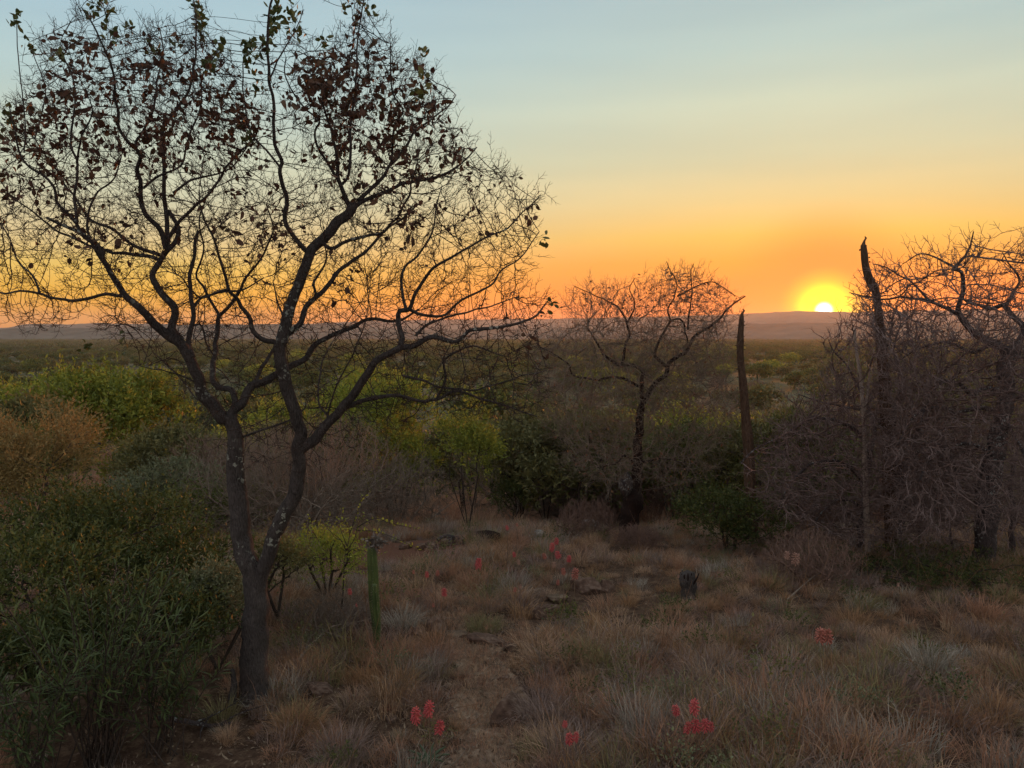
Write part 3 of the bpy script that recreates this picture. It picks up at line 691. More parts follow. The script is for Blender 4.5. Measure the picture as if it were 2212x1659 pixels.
# crooked bare tree over the old trunk in the middle
M = TracedTree(11.0, 23, 0.045)
for l in [
 ([(1362,1163),(1366,1110),(1374,1060),(1378,1000),(1380,940),(1385,880)], 34, 20, 0.0),
 ([(1385,885),(1388,862),(1385,830),(1386,801),(1370,790),(1342,790),(1313,772),(1290,740),(1272,712)], 17, 4, -0.5),
 ([(1343,790),(1349,758),(1360,729),(1356,697),(1334,665),(1302,647),(1270,632),(1241,618)], 9, 2, 0.3),
 ([(1356,697),(1372,660),(1360,625),(1372,600)], 5, 2, 0.2),
 ([(1385,880),(1406,840),(1438,805),(1449,780),(1478,762),(1492,737),(1513,715),(1546,697),(1581,658),(1610,640)], 17, 3, 0.5),
 ([(1442,794),(1417,769),(1417,754),(1428,726),(1449,694),(1445,669),(1463,622),(1448,585),(1440,565)], 10, 2, -0.3),
 ([(1449,692),(1470,690),(1481,719),(1486,740)], 6, 4, 0.3),
 ([(1486,712),(1488,694),(1495,629),(1492,590),(1498,570)], 6, 2, 0.2),
 ([(1463,640),(1500,620),(1540,610),(1590,640)], 5, 2, 0.5),
 ([(1381,835),(1334,814),(1288,819),(1238,810),(1227,787),(1198,765),(1160,745)], 10, 3, 0.3),
 ([(1378,1010),(1350,985),(1330,1000),(1290,1010)], 8, 3, -0.8),
 ([(1380,1000),(1430,990),(1480,1000)], 7, 3, -0.6),
]: M.limb(l[0], l[1]*(1 if l[1] > 30 else .78), l[2]*.8, l[3])
PM = [(1260,640),(1320,620),(1360,650),(1400,620),(1445,590),(1520,592),(1570,650),(1590,690),(1560,720),(1570,800),(1580,900),(1540,1010),(1470,1060),(1400,1030),(1300,1060),(1220,980),(1160,850),(1150,750),(1230,710),(1220,660)]
tw = M.grow(attractors(M, PM, 8000, 1.6, 1.4, lambda p: np.where(p[:, 1] < 700, 0.6, np.where(p[:, 1] > 880, 0.6, 1.0))), 0.7, 0.055, 0.0018, wob=0.2, spur=0.06, prob=0.35, seeds_from=10, spray=0.18, centre=at(1390, 950, 11.0), mid=0.12)
b0 = at(1362, 1160, 11.0); b0[2] = float(g(b0[0], b0[1]))
mid = build_traced(M, 'bare_tree', b0, 'crooked bare tree with fine grey twigs rising over a dark broken trunk', 'tree', tw, m_darkbark, m_gtwig, 0.08, 1,
                   leafspec=(m_rust, lambda a, b_: 0.16 if b_ < 680 else 0.05, 0.055, 1))
# the burnt hollow butt round its foot, with a grey knob
bu = smooth_line([at(1355, 1168, 10.85), at(1361, 1110, 10.85), at(1372, 1066, 10.85)], 0.03)
V, q, tr = limb_mesh(bu-b0, np.interp(np.linspace(0, 1, len(bu)), [0, 0.15, 0.6, 0.9, 1], [0.155, 0.125, 0.13, 0.165, 0.12]), 18, 0.10, 3)
obj('burnt_butt', mesh_np('burnt_butt', V, q, tr, m_darkbark, True), mid)
V, q, tr = limb_mesh(np.array([at(1352, 1066, 10.8), at(1353, 1052, 10.75), at(1352, 1036, 10.75), at(1356, 1022, 10.8)])-b0, [0.06, 0.11, 0.10, 0.03], 12, 0.18, 9)
obj('grey_knob', mesh_np('grey_knob', V, q, tr, m_thorn, True), mid)

# thorn trees on the right
R1 = TracedTree(8.6, 31, 0.05)
for l in [
 ([(2126,1228),(2128,1150),(2133,1067),(2150,980),(2165,900),(2175,844),(2171,790),(2189,754)], 50, 30, 0.1),
 ([(2178,765),(2160,748),(2136,740),(2103,718),(2075,683),(2071,665),(2082,632),(2078,589),(2060,582),(2082,557),(2095,530),(2103,500)], 22, 2.5, -0.4),
 ([(2078,589),(2050,570),(2020,555),(1985,550),(1950,570)], 6, 2, 0.4),
 ([(2075,680),(2060,675),(2007,650),(1960,643),(1906,647),(1870,640),(1835,632)], 10, 2, -0.3),
 ([(2007,650),(1978,618),(1950,600),(1920,580),(1885,570)], 6, 2, 0.3),
 ([(2189,758),(2211,708),(2186,683),(2171,661),(2139,665),(2100,655),(2075,640)], 18, 4, 0.4),
 ([(2171,661),(2189,632),(2200,600),(2180,570),(2165,545)], 9, 2, -0.2),
 ([(2211,708),(2240,670),(2235,600),(2225,540),(2212,490)], 12, 2, 0.2),
 ([(2175,850),(2130,838),(2100,850),(2064,822),(2030,830),(2005,860),(1990,910)], 15, 3, -0.7),
 ([(2168,900),(2120,880),(2070,890),(2035,883),(2014,880),(1982,890),(1960,922),(1940,960)], 13, 3, -0.9),
 ([(2150,985),(2100,960),(2050,965),(2010,990),(1985,1040)], 12, 3, -1.0),
 ([(2165,900),(2190,940),(2215,990),(2225,1050)], 10, 3, -0.8),
 ([(2175,850),(2200,860),(2240,840),(2270,880)], 12, 3, 0.2),
 ([(2140,745),(2100,760),(2050,740),(1990,750),(1940,780)], 9, 2.5, 0.6),
 ([(2184,1196),(2190,1120),(2182,1050),(2195,980)], 14, 8, 0.5, 0.5),
]: R1.limb(l[0], l[1], l[2], l[3], l[4] if len(l) > 4 else None)
PR1 = [(1850,640),(1890,590),(1950,585),(2000,535),(2050,545),(2100,515),(2120,590),(2180,575),(2210,520),(2290,500),(2290,1170),(2200,1160),(2130,1110),(2060,1130),(1990,1160),(1930,1100),(1900,980),(1925,850),(1900,760),(1860,690)]
tw = R1.grow(attractors(R1, PR1, 4600, 1.5, 1.2, lambda p: np.where(p[:, 1] < 720, 0.35, 1.0)), 0.8, 0.06, 0.0034, wob=0.3, up=-0.03, spur=0.08, prob=0.4, seeds_from=12, spray=0.2, centre=at(2130, 900, 8.6), mid=0.1)
b0 = at(2126, 1226, 8.6); b0[2] = float(g(b0[0], b0[1]))
build_traced(R1, 'thorn_tree', b0, 'large leafless thorn tree with lichened drooping twigs at the right edge', 'tree', tw, m_thorn, m_rtwig, 0.12, 1)

R2 = TracedTree(9.4, 37, 0.05)
for l in [
 ([(1857,1204),(1862,1150),(1870,1100),(1868,1040),(1880,980)], 22, 13, 0.0),
 ([(1934,1216),(1940,1150),(1952,1090),(1940,1020),(1925,950),(1932,880)], 24, 13, 0.2, -0.3),
 ([(1880,980),(1850,930),(1800,905),(1740,910),(1690,945),(1640,965),(1600,1000)], 11, 3, -0.5),
 ([(1868,1040),(1820,1000),(1760,1000),(1710,1040),(1680,1100)], 10, 3, -0.7),
 ([(1880,980),(1890,920),(1860,850),(1830,790),(1800,760),(1790,735)], 10, 2, 0.3),
 ([(1925,950),(1890,900),(1840,880),(1780,870),(1720,850)], 9, 2, 0.2),
 ([(1932,880),(1950,820),(1930,760),(1945,700),(1935,660)], 9, 2, 0.3),
 ([(1940,1020),(1980,980),(2020,960),(2060,1000),(2080,1070)], 11, 3, -0.8),
 ([(1868,1100),(1830,1080),(1790,1090),(1760,1130)], 8, 3, -0.6),
 ([(1990,1200),(1985,1130),(1975,1060)], 9, 5, 0.2, 0.3),
 ([(2060,1205),(2050,1120),(2030,1050)], 7, 4, 0.2, 0.3),
]: R2.limb(l[0], l[1], l[2], l[3], l[4] if len(l) > 4 else None)
PR2 = [(1660,1010),(1690,920),(1730,900),(1780,850),(1790,750),(1820,690),(1850,640),(1920,640),(1980,700),(2010,800),(2060,900),(2080,1060),(2060,1150),(1950,1170),(1850,1170),(1760,1150),(1720,1130),(1690,1090),(1650,1060)]
tw = R2.grow(attractors(R2, PR2, 4000, 1.5, 1.2, lambda p: np.where(p[:, 1] < 820, 0.25, 1.0)), 0.8, 0.06, 0.0034, wob=0.3, up=-0.03, spur=0.08, prob=0.4, seeds_from=12, spray=0.22, centre=at(1890, 1000, 9.4), mid=0.1)
b0 = at(1900, 1212, 9.4); b0[2] = float(g(b0[0], b0[1]))
build_traced(R2, 'thorn_tree', b0, 'low spreading thorn tree with a dense purplish tangle, below the setting sun and tall column', 'tree', tw, m_thorn, m_rtwig, 0.12, 2)

# ------------------------------------------------------------------ dead columns, pale snag
m_col = bark_mat('dry_column', (0.045,0.026,0.018), (0.15,0.094,0.062), scale=20, vert=5, bstr=1.0, bdist=0.02)
def column(name, pts, ws, D, label, seed, ribs=7):
    r = np.random.default_rng(seed)
    P3 = np.array([at(p[0], p[1], D) for p in pts]); W = np.array([px(w, D)/2*.84 for w in ws])
    S = smooth_line(np.c_[P3, W], 0.05); base = P3[0].copy(); base[2] = float(g(base[0], base[1]))
    root = empty(name, base); tag(root, label, 'dead cactus')
    n = len(S); sides = ribs*4
    pts3 = S[:, :3]-base; T = unit(np.gradient(pts3, axis=0)); U = unit(np.cross(T, [0, 1, 0.05])); Wv = np.cross(T, U)
    th = np.arange(sides)*2*math.pi/sides
    rib = 1+0.16*np.cos(th*ribs)[None] + r.normal(0, 0.03, (n, sides))+0.05*np.sin(np.linspace(0, 30, n))[:, None]
    R_ = S[:, 3][:, None]*rib
    ring = pts3[:, None]+R_[..., None]*(np.cos(th)[None, :, None]*U[:, None]+np.sin(th)[None, :, None]*Wv[:, None])
    V = ring.reshape(-1, 3); i = np.arange(n-1)[:, None]*sides; j = np.arange(sides)[None]; jn = (j+1) % sides
    q = np.stack([i+j, i+jn, i+sides+jn, i+sides+j], -1).reshape(-1, 4)
    V = np.vstack([V, pts3[-1]+T[-1]*0.03]); k = np.arange(sides)
    tr = np.stack([(n-1)*sides+k, (n-1)*sides+(k+1) % sides, np.full(sides, len(V)-1)], -1)
    obj('stem', mesh_np('stem', V, q, tr, m_col, True), root)
    # peeling flakes and spine cushions standing off the ribs
    fb = []; fd = []
    for a in range(n):
        f = a/n
        for kk in range(ribs):
            if r.random() < (0.08+0.3*(f > 0.55)):
                ang_ = kk*2*math.pi/ribs; o_ = U[a]*math.cos(ang_)+Wv[a]*math.sin(ang_)
                fb.append(pts3[a]+o_*S[a, 3]*1.08); fd.append(o_+np.array([0, 0, r.uniform(-0.9, 0.4)]))
    fb = np.array(fb); nn_ = len(fb)
    V, q, tr, tone = leaf_arrays(fb, np.array(fd), r.normal(0, 1, (nn_, 3)), r.uniform(0.012, 0.032, nn_), r.uniform(0.012, 0.028, nn_), r, True, 0.3)
    tag(obj('flakes', mesh_np('flakes', V, q, tr, m_col), root), kind='stuff')
    # dry curl on the top
    tp_ = pts3[-1]; cl = np.array([tp_, tp_+[0.01, 0, 0.05], tp_+[0.035, 0.01, 0.085], tp_+[0.02, 0.01, 0.10]])
    V, q, tr = limb_mesh(cl, [0.025, 0.014, 0.012, 0.008], 6, 0.2, seed); obj('dry_tip', mesh_np('dry_tip', V, q, tr, m_col, True), root)
column('dead_column_cactus', [(1926,1190),(1920,1050),(1915,930),(1910,822),(1906,790),(1901,718),(1897,676),(1892,633),(1881,611),(1872,586),(1867,554),(1865,530)], [28,27,26,25,23,21,18,17,19,16,16,13], 9.0,
       'tall dead brown column bent left near its top, right of the sun', 5)
column('dead_column_cactus', [(1624,1150),(1620,1050),(1617,969),(1612,916),(1608,862),(1603,808),(1599,772),(1599,737),(1602,685)], [27,26,25,22,19,17,16,15,11], 9.8,
       'straight dead brown column with a pointed top, left of the sun', 8)
m_pale = bark_mat('bleached_wood', (0.20,0.15,0.12), (0.42,0.34,0.28), scale=30, vert=8, bstr=0.6)
D = 8.9
P3 = smooth_line([at(u, v, D) for u, v in [(1875,1190),(1870,1060),(1867,933),(1864,880),(1858,808),(1849,754),(1846,712)]], 0.05)
base = P3[0].copy(); base[2] = float(g(base[0], base[1])); root = empty('dead_snag', base); tag(root, 'thin bleached dead stem with a short side fork, in front of the bent column', 'dead tree')
V, q, tr = limb_mesh(P3-base, np.linspace(px(14, D), px(6, D), len(P3))/2, 8, 0.08, 4); obj('trunk', mesh_np('trunk', V, q, tr, m_pale, True), root)
P3 = smooth_line([at(u, v, D) for u, v in [(1866,900),(1874,850),(1879,800),(1888,755)]], 0.05)
V, q, tr = limb_mesh(P3-base, np.linspace(px(7, D), px(3, D), len(P3))/2, 6, 0.1, 6); obj('branch', mesh_np('branch', V, q, tr, m_pale, True), root)

# ------------------------------------------------------------------ shrub and tree templates
def lobes_for(r, h, w, k, flat=1.0):
    out = []
    for _ in range(k):
        a = r.uniform(0, 6.28); d_ = w*0.5*math.sqrt(r.random())*0.75
        rr_ = w*r.uniform(0.20, 0.34)
        out.append((d_*math.cos(a), d_*math.sin(a), h*r.uniform(0.45, 0.80), rr_, rr_*r.uniform(0.6, 0.9)*flat))
    out.append((0, 0, h*0.72, w*0.34, h*0.26))
    return out
def shoots(r, lobes, n, slen, lper, leaf, wratio=0.45, up=0.5, out_=0.8, droop=0.0, shell=0.55, zmin=0.05):
    """leafy shoots that stand out of the crown's lobes: bases, directions and sizes of every leaf"""
    wts = np.array([l[3]**2 for l in lobes]); li = r.choice(len(lobes), n, p=wts/wts.sum()); Lb = np.array(lobes)[li]
    v = unit(r.normal(0, 1, (n, 3))); v[:, 2] = np.where(r.random(n) < 0.7, abs(v[:, 2]), v[:, 2])
    rad_ = r.uniform(shell, 1.0, n)**0.6
    p = Lb[:, :3] + v*np.stack([Lb[:, 3], Lb[:, 3], Lb[:, 4]], -1)*rad_[:, None]
    fq = 7.0/max(l[2] for l in lobes); ph = r.uniform(0, 6.28, 3)       # gaps: whole boughs are missing here and there
    gp = np.sin(p[:, 0]*fq+ph[0]+1.3*np.sin(p[:, 2]*fq*.8))*np.sin(p[:, 1]*fq+ph[1])+np.sin(p[:, 2]*fq*1.4+ph[2]+p[:, 0]*fq*.6)*.6
    ok = gp+r.normal(0, .25, n) > -.25; li, Lb, v, rad_, p = li[ok], Lb[ok], v[ok], rad_[ok], p[ok]; n = len(p)
    p[:, 2] = np.maximum(p[:, 2], zmin)
    d_ = unit(v*out_ + [0, 0, up] + r.normal(0, 0.35, (n, 3)))
    L_ = slen*r.uniform(0.35, 1.0, n)*np.where(r.random(n) < .15, 1.9, 1.0)
    s = (np.arange(lper)+0.5)/lper
    B = p[:, None] + d_[:, None]*(L_[:, None]*s[None])[..., None] + np.array([0, 0, -droop])*(s**2)[None, :, None]*L_[:, None, None]
    side = unit(r.normal(0, 1, (n, lper, 3))); Dd = unit(d_[:, None]*0.8 + side*0.8)
    m_ = n*lper
    tone = np.repeat(r.random(n), lper)
    return B.reshape(-1, 3), Dd.reshape(-1, 3), (leaf*r.uniform(0.6, 1.25, m_)), wratio, tone, (p, p+d_*L_[:, None])
def leafy_mesh(name, r, S, mat, wob=0.3):
    B, Dd, Ls, wr, tone, _ = S
    V, q, tr, t_ = leaf_arrays(B, Dd, r.normal(0, 1, B.shape), Ls, Ls*wr, r, False)
    t_ = np.repeat(tone, 4)*0.7+t_*0.3
    return mesh_np(name, V, q, tr, mat, uvcol=t_)
def stems_mesh(name, r, S, mat, origin_z, n, rad0, spread=0.15, tip=0.004, sides=4, extra=0.35):
    """stems and boughs from the foot to the shoots, grown towards them"""
    tgt = S[5][0]; tgt = tgt[r.choice(len(tgt), min(n, len(tgt)), replace=False)]
    h = tgt[:, 2].max(); k = max(1, int(spread*10))
    seeds = []
    for a in range(1 if spread == 0 else r.integers(2, 5)):
        tx, ty = r.normal(0, spread*h*0.35, 2); seeds += [np.array([tx*s, ty*s, h*0.45*s]) for s in np.linspace(0, 1, 8)]
    seeds = np.array(seeds)
    st_ = h/28
    pos, par, ns = colonize(seeds, tgt, st_, h*1.2, st_*1.3, r, 60, 0.25)
    # chain the seeds
    for i in range(ns): par[i] = i-1 if i % 8 else -1
    rad = pipe_radii(par, 0, tip, 2.1)
    rad = np.minimum(rad, rad0)
    V, q = tube_tree(pos, par, rad, sides)
    return mesh_np(name, V, q, None, mat)
def bare_mesh(name, r, h, w, n, mat, tip, lobes=None, wob=0.35, up=0.1, stems=5, spur=0.07, prob=0.5, flat=0.55, sides=3):
    a = unit(r.normal(0, 1, (n, 3)))*(r.random(n)**0.4)[:, None]; a = a*np.array([w/2, w/2, h*flat]) + [0, 0, h*(1-flat)]
    if lobes is not None:
        Lb = np.array(lobes)[r.integers(0, len(lobes), n)]; v = unit(r.normal(0, 1, (n, 3)))*(r.random(n)**0.4)[:, None]
        a = Lb[:, :3]+v*np.stack([Lb[:, 3], Lb[:, 3], Lb[:, 4]], -1)
    a = a[a[:, 2] > 0.05] + r.normal(0, 0.03*h, (int((a[:, 2] > 0.05).sum()), 3))
    seeds = []
    for k in range(stems):
        t_ = r.normal(0, 0.20*w, 2); c_ = r.normal(0, 0.05*w, 2)
        seeds += [np.array([c_[0]+t_[0]*s, c_[1]+t_[1]*s, h*0.4*s]) for s in np.linspace(0, 1, 7)]
    st_ = h/34
    pos, par, ns = colonize(np.array(seeds), a, st_, h, st_*1.25, r, 90, wob, up)
    for i in range(ns): par[i] = i-1 if i % 7 else -1
    rad = pipe_radii(par, 0, tip, 2.3); rad = np.minimum(rad, h*0.02)
    pos, par, rad = add_sprays(pos, par, rad, ns, r, h*0.11, np.array([0, 0, h*0.15]), mid=0.12, tip=tip*0.8)
    pos, par, rad = add_spurs(pos, par, rad, ns, r, spur, prob*0.4)
    V, q = tube_tree(pos, par, rad, sides); return mesh_np(name, V, q, None, mat)

G_BRIGHT = foliage_mat('bright_foliage', [(0.028,0.038,0.010), (0.095,0.108,0.017), (0.25,0.215,0.028)], trans=0.3)
G_DARK = foliage_mat('dark_foliage', [(0.020,0.028,0.009), (0.046,0.055,0.014), (0.095,0.092,0.020)], trans=0.2)
G_NEAR = foliage_mat('deep_green_leaf', [(0.012,0.017,0.006), (0.028,0.035,0.010), (0.065,0.066,0.015)], trans=0.2)
G_OLIVE = foliage_mat('olive_foliage', [(0.030,0.030,0.014), (0.060,0.058,0.022), (0.105,0.088,0.028)], trans=0.25)
G_GREY = foliage_mat('grey_green_foliage', [(0.034,0.040,0.022), (0.066,0.070,0.036), (0.11,0.108,0.055)], trans=0.2)
G_LIME = foliage_mat('lime_foliage', [(0.055,0.070,0.014), (0.11,0.13,0.018), (0.18,0.175,0.03)], trans=0.35)
G_RUST = foliage_mat('russet_foliage', [(0.055,0.040,0.016), (0.11,0.077,0.028), (0.17,0.122,0.045)], trans=0.3)
M_STEM = bark_mat('shrub_stem', (0.020,0.015,0.012), (0.085,0.064,0.052), scale=40, bstr=0.3)

def plant(name, loc, mesh_parts, label, cat, group=None, rz=0.0, sc=1.0):
    root = empty(name, loc, rz); root.scale = (sc, sc, sc); tag(root, label, cat, group)
    for nm, me, stuff in mesh_parts:
        o = obj(nm, me, root)
        if stuff: tag(o, kind='stuff')
    return root
def tree_parts(seed, h, w, mat, n, slen, lper, leaf, wr=0.45, k=7, up=0.5, flat=1.0, shell=0.5, stem_n=160, spread=0.2, rad0=0.09, droop=0.0, tip=0.006, lobes=None, out_=0.8, crown='foliage', stemmat=None):
    r = np.random.default_rng(seed); lb = lobes or lobes_for(r, h, w, k, flat)
    S = shoots(r, lb, n, slen, lper, leaf, wr, up, out_, droop, shell)
    B = S[0]; kz = h/np.percentile(B[:, 2], 99.3); kx = (w/2)/np.percentile(np.hypot(B[:, 0], B[:, 1]), 97); K = np.array([kx, kx, kz])
    S = (B*K, S[1], S[2], S[3], S[4], (S[5][0]*K, S[5][1]*K))
    return [(crown, leafy_mesh(crown, r, S, mat), True), ('stems', stems_mesh('stems', r, S, stemmat or M_STEM, 0, stem_n, rad0, spread, tip), False)]
def foot(u, D):
    x = at(u, 900, D)[0]; return (x, D, float(g(x, D)))

# bright rounded trees on the slope at the left, distances 24 to 45 m: (u, D, height, width, material, words)
near_left = [
 (255, 26, 4.6, 5.0, G_BRIGHT, 'rounded yellow green tree with upright shoots, tallest of the near left trees'),
 (150, 30, 4.4, 5.2, G_BRIGHT, 'bushy green tree behind the russet feathery shrub'),
 (60, 27, 4.0, 5.0, G_BRIGHT, 'yellow green bushy tree at the left edge above the russet shrub'),
 (370, 34, 4.2, 5.6, G_GREY, 'blue grey green round bush left of the leaning tree fork'),
 (450, 40, 4.0, 5.5, G_DARK, 'dark round bush seen through the fork of the leaning tree'),
 (300, 46, 4.6, 6.0, G_DARK, 'dark green tree above and behind the yellow green ones'),
 (180, 44, 4.8, 6.0, G_BRIGHT, 'green tree in the second row on the left, golden on top'),
 (20, 42, 4.6, 6.4, G_DARK, 'dark tree at the left edge in the second row'),
 (560, 38, 3.8, 5.0, G_OLIVE, 'olive bush between the two stems of the leaning tree'),
 (640, 30, 3.6, 4.2, G_BRIGHT, 'yellow green bush right of the forked stem'),
 (90, 21, 3.0, 3.8, G_OLIVE, 'brownish green bush just behind the russet shrub'),
]
for i, (u, D, h, w, m_, lab) in enumerate(near_left):
    plant('bushy_tree', foot(u, D), tree_parts(100+i, h*1.08, w, m_, 3000, 0.5, 7, 0.16, 0.4, k=9, up=0.9, out_=0.6), lab, 'tree')
# nearer shrubs: name, u, D, h, w, mat, shoots, leaf, label
near_shrubs = [
 ('feathery_shrub', 50, 9.5, 1.9, 1.9, G_RUST, 3000, 0.45, 8, 0.05, 0.30, 'feathery russet orange shrub at the left edge', 0.4),
 ('small_leaved_shrub', 215, 6.4, 1.18, 1.9, G_NEAR, 2600, 0.22, 7, 0.040, 0.42, 'dark small leaved shrub with yellow tipped shoots, below the russet shrub', 0.9),
 ('small_leaved_shrub', 390, 5.9, 0.85, 1.3, G_NEAR, 1900, 0.2, 7, 0.036, 0.42, 'dark green small leaved shrub directly left of the leaning tree trunk', 0.9),
 ('small_leaved_shrub', 60, 5.4, 1.0, 1.6, G_NEAR, 2000, 0.22, 7, 0.038, 0.4, 'brownish green shrub behind the long leaved shrub at the left edge', 0.8),
 ('small_leaved_shrub', 455, 5.3, 0.8, 0.6, G_GREY, 1300, 0.18, 7, 0.032, 0.42, 'fine grey green shrub against the foot of the leaning tree', 0.8),
 ('small_leaved_shrub', 300, 4.75, 0.78, 1.0, G_NEAR, 1600, 0.16, 7, 0.032, 0.42, 'dark dense shrub just behind the long leaved shrub', 0.8),
 ('small_leaved_shrub', 90, 4.5, 0.72, 1.0, G_NEAR, 1500, 0.16, 7, 0.032, 0.42, 'dark dense shrub at the left edge beside the long leaved shrub', 0.8),
 ('flat_topped_tree', 385, 17, 2.3, 2.8, G_OLIVE, 2200, 0.35, 6, 0.10, 0.4, 'low olive tree with a short dark visible trunk, left of the leaning tree', 0.35),
 ('dark_shrub', 300, 12.5, 1.25, 2.4, G_GREY, 1800, 0.3, 7, 0.06, 0.4, 'dull blue green shrub behind the small leaved shrub', 0.5),
 ('dark_shrub', 490, 12.0, 0.95, 2.4, G_DARK, 1700, 0.3, 7, 0.06, 0.4, 'very dark low shrub behind the leaning tree trunk', 0.3),
 ('yellow_green_tree', 815, 18, 3.6, 3.4, G_LIME, 2400, 0.35, 6, 0.085, 0.5, 'lime green leafy tree right of the forked stem, beside the open grassy gap', 0.5),
 ('yellow_green_tree', 760, 23, 3.9, 3.2, G_LIME, 1800, 0.4, 6, 0.10, 0.5, 'lime green tree half hidden behind the right stem of the leaning tree', 0.6),
 ('slender_green_tree', 1010, 12.6, 2.25, 1.35, G_BRIGHT, 1300, 0.25, 6, 0.055, 0.5, 'slender green tree with two thin leaning stems at the edge of the clearing', 0.6),
 ('round_bush', 1102, 14.5, 0.95, 0.9, G_NEAR, 700, 0.18, 7, 0.05, 0.4, 'round very dark green bush right of the slender two stemmed tree', 0.5),
 ('round_bush', 1590, 9.4, 0.52, 0.6, G_NEAR, 600, 0.12, 7, 0.035, 0.4, 'small dark round bush right of the cut stump', 0.5),
 ('olive_shrub', 1180, 16, 2.7, 3.4, G_OLIVE, 2000, 0.35, 6, 0.09, 0.4, 'large dull olive shrub behind the dark broken trunk, on its left', 0.5),
 ('olive_shrub', 1575, 9.6, 0.85, 1.5, G_NEAR, 1700, 0.22, 6, 0.045, 0.4, 'dull green shrub at the foot of the straight dead column', 0.5),
 ('olive_shrub', 1660, 19, 2.9, 3.6, G_OLIVE, 1900, 0.35, 6, 0.10, 0.4, 'golden olive shrub behind the straight dead column', 0.7),
 ('olive_shrub', 2000, 16, 3.4, 4.4, G_OLIVE, 2000, 0.35, 6, 0.10, 0.4, 'olive bush showing through the right hand thorn tree', 0.6),
 ('low_shrub', 700, 6.9, 0.72, 0.95, G_LIME, 1200, 0.16, 7, 0.024, 0.5, 'low yellow green shrub of tiny leaves left of the green cactus', 0.8),
 ('low_shrub', 590, 6.3, 0.75, 0.7, G_OLIVE, 900, 0.16, 7, 0.024, 0.5, 'thin leaved low shrub right behind the leaning tree trunk', 0.8),
 ('low_shrub', 1870, 8.2, 0.32, 1.5, G_NEAR, 900, 0.12, 6, 0.03, 0.4, 'flat dark green shrub under the low thorn tree', 0.5),
 ('low_shrub', 2120, 7.8, 0.34, 1.9, G_NEAR, 1100, 0.12, 6, 0.03, 0.4, 'flat dark green shrub under the right edge thorn tree', 0.5),
]
for i, (nm, u, D, h, w, m_, n, sl, lp, lf, wr, lab, up_) in enumerate(near_shrubs):
    plant(nm, foot(u, D), tree_parts(200+i, h, w, m_, n, sl, lp, lf, wr, k=8, up=up_, stem_n=220, rad0=0.012*h+0.006, tip=0.0025, spread=0.35), lab, 'tree' if 'tree' in nm else 'shrub')

# long narrow leaved shrub in the left foreground
r = np.random.default_rng(404)
def long_leaved(u, v, D, h, w, ns_, lab):
    base = np.array(foot(u, D)); S = []; parts_ = []; tubes = []
    for k in range(ns_):
        a = r.uniform(0, 6.28); e = np.array([math.cos(a)*w/2*r.uniform(0.2, 1), math.sin(a)*w/2*r.uniform(0.2, 1)*0.8, h*r.uniform(0.45, 1.0)])
        st_ = np.array([r.normal(0, 0.06), r.normal(0, 0.06), 0]); mid_ = (st_+e)/2 + [0, 0, h*0.1]
        ln = smooth_line([st_, mid_, e], 0.03); V, q, tr = limb_mesh(ln, np.linspace(0.0045, 0.0022, len(ln)), 5, 0.05, k); tubes.append((V, q, tr, None))
        m_ = int(r.integers(20, 34)); s = np.linspace(0.45, 1.0, m_)
        B = np.stack([np.interp(s*(len(ln)-1), np.arange(len(ln)), ln[:, c]) for c in range(3)], -1)
        ax = unit(e-mid_); az = np.arange(m_)*2.4; q1 = unit(np.cross(ax, [0.3, 0.9, 0.1])); q2 = np.cross(ax, q1)
        spread_ = np.interp(s, [0.45, 1.0], [1.3, 0.55])[:, None]
        Dd = unit(ax*0.75 + (np.cos(az)[:, None]*q1+np.sin(az)[:, None]*q2)*spread_ + r.normal(0, 0.12, (m_, 3)) + [0, 0, -0.1])
        Ls = r.uniform(0.055, 0.10, m_)
        V, q, tr, tone = leaf_arrays(B, Dd, np.tile([0, 0, 1.0], (m_, 1))+r.normal(0, 0.2, (m_, 3)), Ls, Ls*0.115, r, True, 0.12)
        parts_.append((V, q, tr, np.clip(tone*0.5+np.repeat(s, 8)*0.45, 0, 1)))
    V, q, tr, tone = join(parts_); root = empty('long_leaved_shrub', base); tag(root, lab, 'shrub')
    tag(obj('foliage', mesh_np('foliage', V, q, tr, G_LONG, uvcol=tone), root), kind='stuff')
    V, q, tr, _ = join(tubes); obj('stems', mesh_np('stems', V, q, tr, M_STEM), root)
G_LONG = foliage_mat('narrow_leaf', [(0.009,0.013,0.006), (0.022,0.030,0.010), (0.055,0.068,0.02)], trans=0.2, rough=0.6, spec=0.2)
long_leaved(180, 1400, 3.95, 1.12, 1.2, 42, 'long narrow leaved shrub in the left foreground, its leaves in whorls')
long_leaved(330, 1450, 4.05, 0.72, 0.85, 22, 'smaller narrow leaved shrub leaning towards the leaning tree')
long_leaved(30, 1450, 3.7, 0.75, 0.9, 24, 'narrow leaved shrub cut by the left edge, lowest in the corner')

